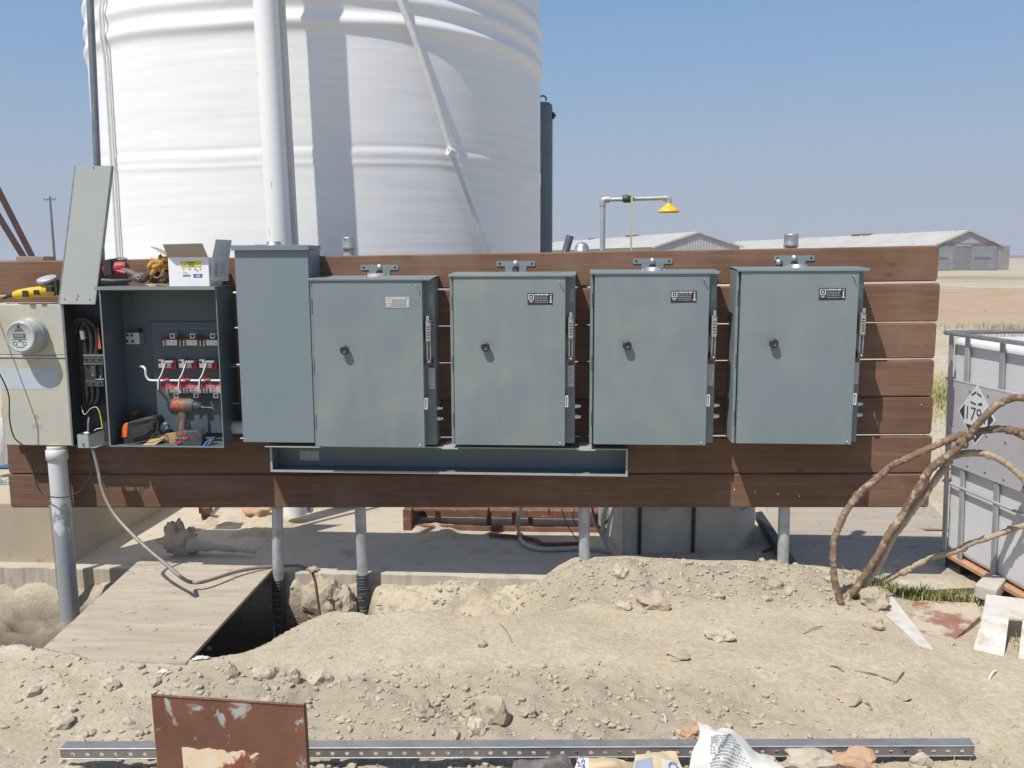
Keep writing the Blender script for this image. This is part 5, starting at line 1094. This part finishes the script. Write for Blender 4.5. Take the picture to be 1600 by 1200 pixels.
# red-brown painted board
pts = [(1382, 945), (1440, 938), (1525, 942), (1532, 962), (1490, 1000), (1448, 1012)]
b_ = MB(); b_.prism([G(a_, c_, -.038) for a_, c_ in pts], (0, 0, -.03)); o = b_.build('red_board', 'paint_red_brown'); tag(o, 'red-brown painted board half buried in dust in front of the grass tuft', 'board')
a = [G(1360, 938, .0), G(1394, 931, .0), G(1458, 1014, -.018), G(1447, 1019, -.018)]; b_ = MB(); b_.prism(a, (0, 0, -.03)); o = b_.build('white_plank', 'pvc_white'); tag(o, 'narrow white plank sticking out of the dirt beside the muddy cables', 'plank')
# concrete block
p = G(1521, 934, -.03); q = G(1560, 930, -.03); o = MB().prism([p, G(1556, 944, -.03), G(1572, 922, -.03), G(1540, 914, -.03)], (0, 0, .07)).build('concrete_block', 'block_concrete', None, .008); tag(o, 'small pale concrete block behind the white frame', 'block')
# white frame
zf = .05; b_ = MB()
A0, A1, B0, B1 = Vector(G(1541, 928, .06)), Vector(G(1660, 945, .06)), Vector(G(1524, 990, -.005)), Vector(G(1660, 1050, -.005))
A0_, B0_ = G(1541, 928, .06), G(1522, 1012, -.02)
wf = thing('notched_board', 'white painted wooden frame lying tilted on the dirt at the right edge', 'frame', B0_)
b_ = MB(); b_.prism([A0_, G(1620, 938, .06), G(1620, 969, .05), G(1535, 962, .05)], (0, 0, -.012)); b_.build('top_rail', 'pvc_white', wf, .002)
b_ = MB(); b_.prism([G(1535, 962, .05), G(1577, 963.5, .05), G(1569, 1025, -.03), G(1520, 1016, -.03)], (0, 0, -.012)); b_.build('left_rail', 'pvc_white', wf, .002)
b_ = MB(); b_.prism([G(1598, 968, .05), G(1612, 968, .05), G(1606, 1030, -.03), G(1591, 1027, -.03)], (0, 0, -.012)); b_.build('right_rail', 'pvc_white', wf, .002)

# ------------------------------------------------------------------ rubble: single rocks one can point to
rocks = [(1125, 993, 21, 11, 'rock_pale', 'flat pale rock alone on the smooth sand below the last post'), (1060, 1024, 17, 6, 'rock', 'low rock half sunk in the sand, nearest to the flat pale rock'),
 (1022, 941, 24, 14, 'rock', 'brown rock on the front of the mound below the right cabinet'), (970, 897, 13, 14, 'rock_pale', 'pointed pale rock on the mound crest beside the third post'),
 (975, 947, 12, 9, 'rock_pale', 'small pale rock on the mound left of the brown rock'), (770, 1112, 24, 24, 'rock', 'large triangular slab of rock leaning on the spoil slope'),
 (745, 1138, 15, 15, 'rock_pale', 'pale rock just above the perforated channel beneath the triangular slab'), (660, 1110, 19, 16, 'rock', 'dark lumpy clod on the spoil slope left of the triangular slab'),
 (733, 1103, 11, 9, 'rock', 'round rock touching the left of the triangular slab'), (733, 1118, 10, 8, 'rock', 'rock directly below the round one beside the triangular slab'),
 (413, 1055, 17, 15, 'rock_pale', 'pale rock on the spoil slope in front of the plywood corner'), (458, 1058, 11, 14, 'rock', 'upright rock right of the pale one near the rusty sheet'), (500, 1060, 17, 13, 'rock_pale', 'wide pale rock farthest right of the row above the rusty sheet'),
 (361, 1055, 10, 14, 'rock', 'narrow grey rock at the left end of the row above the rusty sheet'), (540, 1125, 10, 8, 'rock_pale', 'small pale rock right of the rusty sheet edge'),
 (823, 1113, 12, 8, 'rock', 'brown rock right of the triangular slab'), (870, 1130, 7, 6, 'rock_pale', 'little white rock near the perforated channel right of the triangular slab'), (175, 1070, 13, 10, 'rock_pale', 'pale rock on the sandy slope below the plywood'),
 (97, 1128, 17, 11, 'rock_pale', 'pale rock at the left end of the perforated channel'), (1362, 937, 20, 15, 'rock', 'grey boulder lying against the foot of the muddy cables'), (1366, 977, 13, 11, 'rock', 'clod in front of the grey boulder by the white plank'),
 (1085, 1145, 17, 12, 'rock_orange', 'orange brick lump just behind the white plastic sack'), (1330, 1093, 16, 7, 'rock', 'long clod on the bare sand right of the plastic sack'),
 (1210, 915, 12, 9, 'rock', 'clod on the mound at the foot of the last post'), (1410, 1090, 9, 5, 'rock', 'small clod farthest right on the bare sand'), (900, 1172, 12, 9, 'rock', 'dark clod under the perforated channel')]
for i, (px, py, w_, h_, mat, l) in enumerate(rocks):
    p = GT(px, py+h_*.4); s_ = (p-CAM).length/F; b_ = MB(); b_.blob(p+Vector((0, 0, h_*s_*.35)), (w_*s_, w_*s_*.8, h_*s_), .24, 3, i*3+1, 1.3, sm=False, rot=random.uniform(-.5, .5))
    o = b_.build('rock', mat); tag(o, l, 'rock', 'loose rocks on the dirt')
# broken concrete lumps against the slab in the trench
for i, (px, py, w_, h_, y, l) in enumerate(((508, 948, 30, 44, .06, 'large broken concrete lump in the trench between the two taped posts'), (540, 955, 16, 34, .03, 'smaller broken concrete lump touching the left side of the second taped post'))):
    p = P(px, py, y); s_ = (p-CAM).length/F; b_ = MB(); b_.blob(p, (w_*s_, .09, h_*s_), .17, 4, i*5+60, 1.5, sm=False); o = b_.build('concrete_lump', 'rock'); tag(o, l, 'rubble', 'broken concrete in the trench')
# thin copper rod with clamp in front of the lumps
gr = thing('ground_rod', 'thin rusty ground rod with a clamp standing in the trench between the taped posts', 'ground rod', P(504, 985, -.12))
b_ = MB(); b_.tube([P(488, 893, -.12), P(493, 910, -.12), P(504, 990, -.12)], .0075, 8); b_.build('rod', 'rust_iron', gr); b_ = MB(); b_.blob(P(490, 890, -.12), (.03, .016, .014), .5, 3, 3, 3); b_.tube([P(482, 886, -.12), P(497, 893, -.12)], .005, 6); b_.build('clamp', 'hose_dust', gr)
# sticks and wires on the dirt
st = [((1335, 1050), (1400, 1068), .0035, 'long thin twig on the sand right of the plastic sack'), ((1400, 1068), (1412, 1052), .003, 'short twig meeting the end of the long thin twig'), ((780, 975), (800, 1005), .002, 'thin dark wire lying on the smooth sand below the wall'), ((1297, 1042), (1318, 1052), .0035, 'short dark twig left of the long thin twig'),
      ((1352, 1100), (1362, 1112), .004, 'dark twig by the long clod'), ((1255, 992), (1285, 980), .002, 'pale straw on the sand below the last post'), ((1545, 1062), (1556, 1050), .005, 'dark curved twig below the white frame'), ((1035, 1118), (1040, 1132), .003, 'white stick near the brick lump')]
for a_, c_, r_, l in st:
    u, v_ = GT(*a_)+Vector((0, 0, .004)), GT(*c_)+Vector((0, 0, .006)); m_ = (u+v_)/2+Vector((.004, .006, .006)); o = MB().tube(smooth_path([u, m_, v_], 4), r_, 6).build('twig', 'stick' if 'white' not in l else 'white_plastic'); tag(o, l, 'twig', 'twigs and straws on the dirt')
for px, py, w_, l in ((258, 1052, 9, 'crumpled white paper scrap in front of the plywood edge'), (315, 1030, 10, 'flat white paper scrap at the plywood corner'), (640, 872, 0, '')):
    if w_: p = GT(px, py); s_ = (p-CAM).length/F; b_ = MB(); b_.blob(p+Vector((0, 0, .006)), (w_*s_, w_*s_*.5, .007), .5, 3, px, 2.5); o = b_.build('paper_scrap', 'paper_white'); tag(o, l, 'paper')

# ------------------------------------------------------------------ foreground: perforated channel, rusty sheet, sacks
a = G(95, 1178, .02); c_ = G(1522, 1176, .0); pa, pc = P(95, 1178, a.y), None
a.z = max(hz(a.x, a.y)+.012, 0.0)
a = G(96, 1186, .012); c_ = G(1521, 1181, -.005)
u = (c_-a).normalized(); L = (c_-a).length; back = Vector((-u.y, u.x, 0)).normalized(); upv = u.cross(back).normalized()*-1
upv = Vector((0, 0, 1)); W2 = .041
sc = thing('perforated_channel', 'long perforated steel strut channel lying across the dirt in the foreground', 'steel channel', a)
tl = Vector((0, -.18, 1)).normalized()        # tilt of the holed face
fr = lambda s_, t_, o_=0: a+u*s_+tl*t_+Vector((0, -1, -.18)).normalized()*o_
# front face built as strips around real holes
b_ = MB(); hp_ = .0476; nh = int(L/hp_); r_ = .0072; m0 = (L-nh*hp_)/2; vs = []
for i in range(nh):
    s0 = m0+i*hp_ if i else 0; s1 = m0+(i+1)*hp_ if i < nh-1 else L; cx_ = m0+(i+.5)*hp_; cy = W2*.45
    per = []; 
    for k in range(12):
        an = math.pi/4+k*math.pi/6-math.pi/12*0; an = k*math.pi/6
        per.append((cx_+r_*math.cos(an), cy+r_*math.sin(an)))
    sq = [(s1, cy), (s1, W2), (cx_+(s1-cx_)*.5, W2), (cx_, W2), (cx_-(cx_-s0)*.5, W2), (s0, W2), (s0, cy), (s0, 0), (cx_-(cx_-s0)*.5, 0), (cx_, 0), (cx_+(s1-cx_)*.5, 0), (s1, 0)]
    vs = [fr(x, y) for x, y in per+sq]; b_.add(vs, [(k, k+12, (k+1) % 12+12, (k+1) % 12) for k in range(12)])
b_.build('holed_face', 'strut', sc)
b_ = MB(); bkv = Vector((0, 1, .05)).normalized()
def strip(p0, p1, ex, th): b_.prism([p0, p1, p1+ex, p0+ex], th)
t0, t1 = fr(0, W2), fr(L, W2); strip(t0, t1, bkv*.041, Vector((0, 0, -.0025)))
strip(t0+bkv*.041, t1+bkv*.041, Vector((0, 0, -.04)), bkv*.0025); strip(fr(0, .0), fr(L, .0), bkv*.012, Vector((0, 0, .0025)))
b_.build('web', 'strut', sc, .0)
b_ = MB(); b_.tube([fr(0, W2-.0005), fr(L, W2-.0005)], .0022, 8); b_.tube([fr(0, .0005), fr(L, .0005)], .002, 8); b_.build('rolled_edge', 'galv', sc)
p = GT(232, 1188); o = MB().tube([p+Vector((0, .02, -.05)), p+Vector((.01, -.01, .035)), p+Vector((.012, -.0, .07))], .009, 8).build('rusty_rod', 'rust_iron'); tag(o, 'short rusty rod sticking up under the perforated channel beside the rusty sheet', 'rod')
# rusty sheet standing in the foreground
Yq = a.y-.16; cs = [P(238, 1086, Yq), P(472, 1102, Yq), P(481, 1250, Yq-.06), P(252, 1250, Yq-.06)]
rs = thing('rusty_sheet', 'rusty flaking steel panel standing upright in the foreground over the channel', 'metal sheet', (cs[3]+cs[2])/2)
nn = (cs[1]-cs[0]).cross(cs[3]-cs[0]).normalized(); nn = nn if nn.y > 0 else -nn
pnl = MB().prism(cs, nn*.003).build('panel', 'rust_sheet', rs)
b_ = MB(); e = (cs[1]-cs[0]).normalized(); b_.prism([cs[0]-e*.004, cs[3]-e*.004, cs[3]-e*.0005, cs[0]-e*.0005], nn*.03); b_.prism([cs[1]+e*.004, cs[2]+e*.004, cs[2]+e*.0005, cs[1]+e*.0005], nn*.03); b_.tube([cs[0]-e*.002, cs[1]], .004, 8); b_.build('folded_edge', 'rust_iron', rs)
b_ = MB()
def rp(u_, v_): return cs[0]+(cs[1]-cs[0])*u_+(cs[3]-cs[0])*v_-nn*.0014
out = []; random.seed(3)
for i in range(40):
    q_ = i/39; out.append(rp(.17+.66*q_, .48+.03*mnoise.noise(Vector((q_*9, 2, 0)))+.012*mnoise.noise(Vector((q_*40, 2, 0)))))
out += [rp(.83+.01*mnoise.noise(Vector((1, q_*5, 0))), .6+.4*q_) for q_ in (.3, .6, 1)]+[rp(.17, .6+.4*q_) for q_ in (1, .6, .3)]
b_.prism(out, nn*.001); b_.build('paint_patch', 'pale_paint', pnl)
# paper sacks
def sheet(fn, nu, nv, th=.0):
    q = MB(); vs = [fn(i/nu, j/nv) for i in range(nu+1) for j in range(nv+1)]
    return q.add(vs, [(i*(nv+1)+j, (i+1)*(nv+1)+j, (i+1)*(nv+1)+j+1, i*(nv+1)+j+1) for i in range(nu) for j in range(nv)], True)
def crumple(p, s_, amp, seed): return p+Vector((mnoise.noise(p*s_*3.1), mnoise.noise(p*s_*3.1+Vector((4, seed, 0))), mnoise.noise(p*s_*3.1+Vector((0, 9, seed)))))*amp*.18+Vector((mnoise.noise(p*s_+Vector((seed, 0, 0))), mnoise.noise(p*s_+Vector((0, seed, 0))), mnoise.noise(p*s_+Vector((0, 0, seed)))))*amp
def quadsheet(pts, amp, s_, seed, nu=34, nv=24, bulge=.02):
    a_, b2, c2, d2 = [Vector(q) for q in pts]; n_ = (b2-a_).cross(d2-a_).normalized(); n_ = n_ if n_.z > 0 else -n_
    return lambda u_, v_: crumple(a_.lerp(b2, u_).lerp(d2.lerp(c2, u_), v_)+n_*bulge*math.sin(math.pi*u_)*math.sin(math.pi*v_), s_, amp, seed), n_
Ya = a.y-.1
def sack(name, quad, mat, label, prints, seed, amp=.012, s_=12, bul=.03):
    root = thing(name, label, 'sack', sum((Vector(q) for q in quad), Vector((0, 0, 0)))/4)
    fn, n_ = quadsheet(quad, amp, s_, seed, bulge=bul); sheet(fn, 40, 28).build('sack_skin', mat, root)
    for u0, u1, v0, v1, m_, nm in prints:
        sheet(lambda u_, v_: fn(u0+(u1-u0)*u_, v0+(v1-v0)*v_)+n_*.0012, 16, 12).build(nm, m_, root)
    return root, fn, n_
z_ = .02
q1 = [G(890, 1212, .03), G(992, 1212, .03), G(976, 1186, .07), G(904, 1183, .07)]
s1, f1, n1 = sack('paper_sack', q1, 'paper_kraft', 'crushed kraft paper sack at the bottom edge, left of the two printed sacks', [(.0, .24, .0, 1, 'paper_white', 'white_band')], 3)
q2 = [G(988, 1225, .04), G(1072, 1225, .04), G(1058, 1176, .09), G(992, 1176, .09)]
s2, f2, n2 = sack('paper_sack', q2, 'paper_kraft', 'tan paper sack with a blue panel and big printed letters beside the white plastic sack', [(.02, .4, .15, .72, 'paper_blue', 'blue_panel'), (.58, .98, .0, .62, 'paper_white', 'white_panel')], 8)
q3 = [G(1072, 1245, .02), G(1212, 1245, .02), G(1104, 1133, .10), G(1080, 1133, .10)]
q3 = [P(1083, 1240, Ya+.02), P(1285, 1240, Ya+.02), P(1128, 1138, Ya+.12), P(1080, 1126, Ya+.12)]
s3, f3, n3 = sack('plastic_sack', q3, 'paper_white', 'crumpled translucent white plastic sack with grey print leaning over the channel', [], 12, .034, 9, .06)
b_ = MB(); fwdn = n3
for i in range(16):
    for j in range(15):
        if random.random() < .22: continue
        u_ = .2+i*.032; v_ = .25+j*.036; c2 = f3(u_, v_)+n3*.002; e1 = (f3(u_+.012, v_)-f3(u_, v_)).normalized(); e2 = (f3(u_, v_+.02)-f3(u_, v_)).normalized(); s_ = .0035
        b_.add([c2-e1*s_-e2*s_*.7, c2+e1*s_-e2*s_*.7, c2+e1*s_+e2*s_*.7, c2-e1*s_+e2*s_*.7], [(0, 1, 2, 3)])
b_.build('print', 'label_grey', s3)
def surftext(s, fn, n_, u_, v_, ang, size, par):
    c2 = fn(u_, v_); ex = (fn(u_+.05, v_)-fn(u_, v_)).normalized(); nz_ = n_; ey = nz_.cross(ex).normalized(); ex = ey.cross(nz_)
    x_ = ex*math.cos(ang)+ey*math.sin(ang); y_ = nz_.cross(x_); c2 = c2+nz_*.012
    text(s, size, c2, 'purple_ink', par, rot=Matrix(((x_.x, y_.x, nz_.x, 0), (x_.y, y_.y, nz_.y, 0), (x_.z, y_.z, nz_.z, 0), (0, 0, 0, 1))))
surftext('CNG', f1, n1, .13, .45, R(100), .035, s1); surftext('SO', f2, n2, .78, .35, R(90), .04, s2)
# brown rag / debris at bottom
o = sheet(quadsheet([G(785, 1212, .02), G(905, 1205, .02), G(890, 1184, .05), G(800, 1186, .03)], .02, 14, 5)[0], 30, 16).build('torn_rag', 'tool_grey'); tag(o, 'dark torn rag under the channel left of the kraft paper sack', 'rag')
for i, (px, py, w_, h_, l) in enumerate(((1265, 1192, 34, 14, 'flat tan stone slab below the channel right of the plastic sack'), (1335, 1195, 30, 16, 'pinkish stone slab at the bottom edge beside the flat tan one'), (1440, 1196, 14, 12, 'small tan stone at the bottom edge farthest right'), (1195, 1196, 16, 9, 'tan stone half under the plastic sack'))):
    p = G(px, py, .0); s_ = (p-CAM).length/F; b_ = MB(); b_.blob(p+Vector((0, 0, .01)), (w_*s_, w_*s_*.7, h_*s_), .2, 3, i*7+90, 1.4, sm=False); o = b_.build('stone', 'rock_pale' if i != 1 else 'rock_orange'); tag(o, l, 'stone', 'stones along the bottom edge')

# ------------------------------------------------------------------ barns, utility pole
def barn(px_apex, py_apex, Zn, px_l, py_l, px_r, py_r, px_far, py_far, name, label, doors):
    A_ = Cz(px_apex, py_apex, Zn); k = 0
    # gable direction from the photo: left eave and right eave at roughly the same distance
    Lp = Cz(px_l, py_l, Zn-.3); Rp = Cz(px_r, py_r, Zn+.6); Fp = CAM+ray(px_far, py_far)*((A_.z-CAM.z)/ray(px_far, py_far).z)
    ez = (Lp.z+Rp.z)/2; g0 = Vector((Lp.x, Lp.y, ez)); g1 = Vector((Rp.x, Rp.y, ez)); A_ = Vector(((g0.x+g1.x)/2, (g0.y+g1.y)/2, A_.z))
    ln = Vector((Fp.x-A_.x, Fp.y-A_.y, 0)); gz = -.3
    root = thing(name, label, 'barn', (A_.x, A_.y, gz), 'metal barns on the horizon')
    b_ = MB(); w_ = (g1-g0).normalized(); a0, a1 = Vector((g0.x, g0.y, gz)), Vector((g1.x, g1.y, gz)); nb = 60
    vs = []                                                    # corrugated gable wall
    for i in range(nb+1):
        q = i/nb; p_ = a0.lerp(a1, q)+ln.normalized()*(.06*(i % 2)); top = ez+(A_.z-ez)*(1-abs(2*q-1)); vs += [p_, Vector((p_.x, p_.y, top))]
    b_.add(vs, [(2*i, 2*i+2, 2*i+3, 2*i+1) for i in range(nb)]); b_.build('gable_wall', 'barn_iron', root)
    b_ = MB(); b_.prism([a0, a0+ln, Vector((g0.x, g0.y, ez))+ln, g0], w_*.1); b_.prism([a1, a1+ln, Vector((g1.x, g1.y, ez))+ln, g1], -w_*.1); b_.build('side_wall', 'barn_siding', root)
    for s_, e_ in ((g0, -w_), (g1, w_)):
        b_ = MB(); o_ = -ln.normalized()*.25; p_ = s_+e_*.35+o_-Vector((0, 0, .12)); q = A_+o_; nr = 60; vs = []
        for i in range(nr+1):
            t_ = i/nr; sag = Vector((0, 0, .05*mnoise.noise(Vector((t_*9, s_.x, 0))))); vs += [p_+ln*t_*1.01+sag, q+ln*t_*1.01+sag]
        b_.add(vs, [(2*i, 2*i+2, 2*i+3, 2*i+1) for i in range(nr)]); b_.build('roof', 'roof_iron', root)
    b_ = MB(); o_ = -ln.normalized()*.28; b_.prism([g0-w_*.35+o_-Vector((0, 0, .1)), A_+o_+Vector((0, 0, .02)), A_+o_-Vector((0, 0, .2)), g0-w_*.35+o_-Vector((0, 0, .3))], ln.normalized()*.1); b_.prism([g1+w_*.35+o_-Vector((0, 0, .1)), A_+o_+Vector((0, 0, .02)), A_+o_-Vector((0, 0, .2)), g1+w_*.35+o_-Vector((0, 0, .3))], ln.normalized()*.1); b_.build('barge_board', 'barn_siding', root)
    b_ = MB()
    for t_ in (.3, .34, .62): q = A_+ln*t_; b_.prism([q-w_*.3, q+w_*.3, q+w_*.3+ln*.035, q-w_*.3+ln*.03], (0, 0, .16))
    b_.build('ridge_vent', 'barn_rust', root)
    return root, a0, a1, g0, g1, ez, ln, w_
r1 = barn(1094, 361.5, 105, 1023, 385, 1156, 383, 866, 378, 'metal_barn', 'long pale metal roofed barn showing behind the third and fourth cabinets', None)
root, a0, a1, g0, g1, ez, ln, w_ = barn(1510, 359, 105, 1462, 382, 1562, 381, 1152, 377, 'metal_barn', 'long metal barn farthest right with two grey sliding doors', None)
f_ = -ln.normalized()
def gw(q, z, o_=.0): p_ = a0.lerp(a1, q); return Vector((p_.x, p_.y, z))+f_*o_
gz = a0.z; dh = .3
for q0, q1_ in ((.0, .30), (.56, .96)):
    b_ = MB(); b_.prism([gw(q0, gz+.25, .12), gw(q1_, gz+.25, .12), gw(q1_, ez-.08, .12), gw(q0, ez-.08, .12)], -f_*.08); dr_ = b_.build('sliding_door', 'barn_door', root)
    b_ = MB(); b_.prism([gw(q0+.04, gz+1.55, .16), gw(q1_-.1, gz+1.55, .16), gw(q1_-.1, gz+1.7, .16), gw(q0+.04, gz+1.7, .16)], -f_*.03); b_.build('door_bar', 'pole_wood', dr_)
for qa, qb in ((.31, .55), (.97, 1.16)):
    b_ = MB()
    for i in range(14):
        z = gz+.25+i*(ez-gz-.35)/14; b_.prism([gw(qa, z, .05), gw(qb, z, .05), gw(qb, z+.09, .12), gw(qa, z+.09, .12)], -f_*.02)
    b_.build('siding', 'barn_siding', root)
b_ = MB(); b_.prism([gw(1.0, gz), gw(1.17, gz), gw(1.17, ez-.35), gw(1.0, ez-.1)], -f_*20); b_.build('lean_to', 'barn_siding', root)
b_ = MB(); b_.prism([gw(0, ez-.03, .2), gw(1.0, ez-.03, .2), gw(1.0, ez+.1, .2), gw(0, ez+.1, .2)], -f_*.1); b_.build('track_rail', 'barn_rust', root)
# distant low earth bank on the horizon
b_ = MB(); q_ = []
for i in range(81):
    x = -900+i*28; q_.append((x, 520+20*math.sin(i), .3+1.1*abs(mnoise.noise(Vector((i*.31, 2, 0))))+.8))
b_.add([(x, y, -1) for x, y, z in q_]+q_+[(x, y+25, -1) for x, y, z in q_], [(i, i+1, i+82, i+81) for i in range(80)]+[(i+81, i+82, i+163, i+162) for i in range(80)], True); o = b_.build('far_bank', 'barn_rust'); o['kind'] = 'structure'
# utility pole
p = Cz(85, 402, 120); q = Cz(82, 308, 120); up_ = thing('utility_pole', 'distant wooden utility pole with a crossarm, left of the tank', 'utility pole', (p.x, p.y, -.3))
b_ = MB(); b_.tube([(p.x, p.y, -.3), (p.x, p.y, q.z)], [.19, .13], 10); b_.build('pole', 'pole_wood', up_)
b_ = MB(); z = Cz(82, 313, 120).z; b_.box(p.x-.9, p.x+.75, p.y-.06, p.y+.06, z-.06, z+.06); b_.build('crossarm', 'pole_wood', up_)
b_ = MB()
for dx in (-.85, -.4, .4, .7): b_.tube([(p.x+dx, p.y, z+.06), (p.x+dx, p.y, z+.24)], .05, 8)
b_.build('insulator', 'dark_grey', up_)

# ------------------------------------------------------------------ haze: even dusty air around everything
m = bpy.data.materials.new('haze'); m.use_nodes = True; t = m.node_tree; t.nodes.remove(t.nodes['Principled BSDF'])
pv_ = nd(t, 'ShaderNodeVolumePrincipled'); pv_.inputs['Color'].default_value = (.86, .9, 1, 1); pv_.inputs['Density'].default_value = .0010
t.links.new(pv_.outputs[0], t.nodes['Material Output'].inputs['Volume']); M['haze'] = m
o = MB().box(-3500, 3500, -4400, 4500, -3, 13).build('haze', 'haze'); o['kind'] = 'stuff'
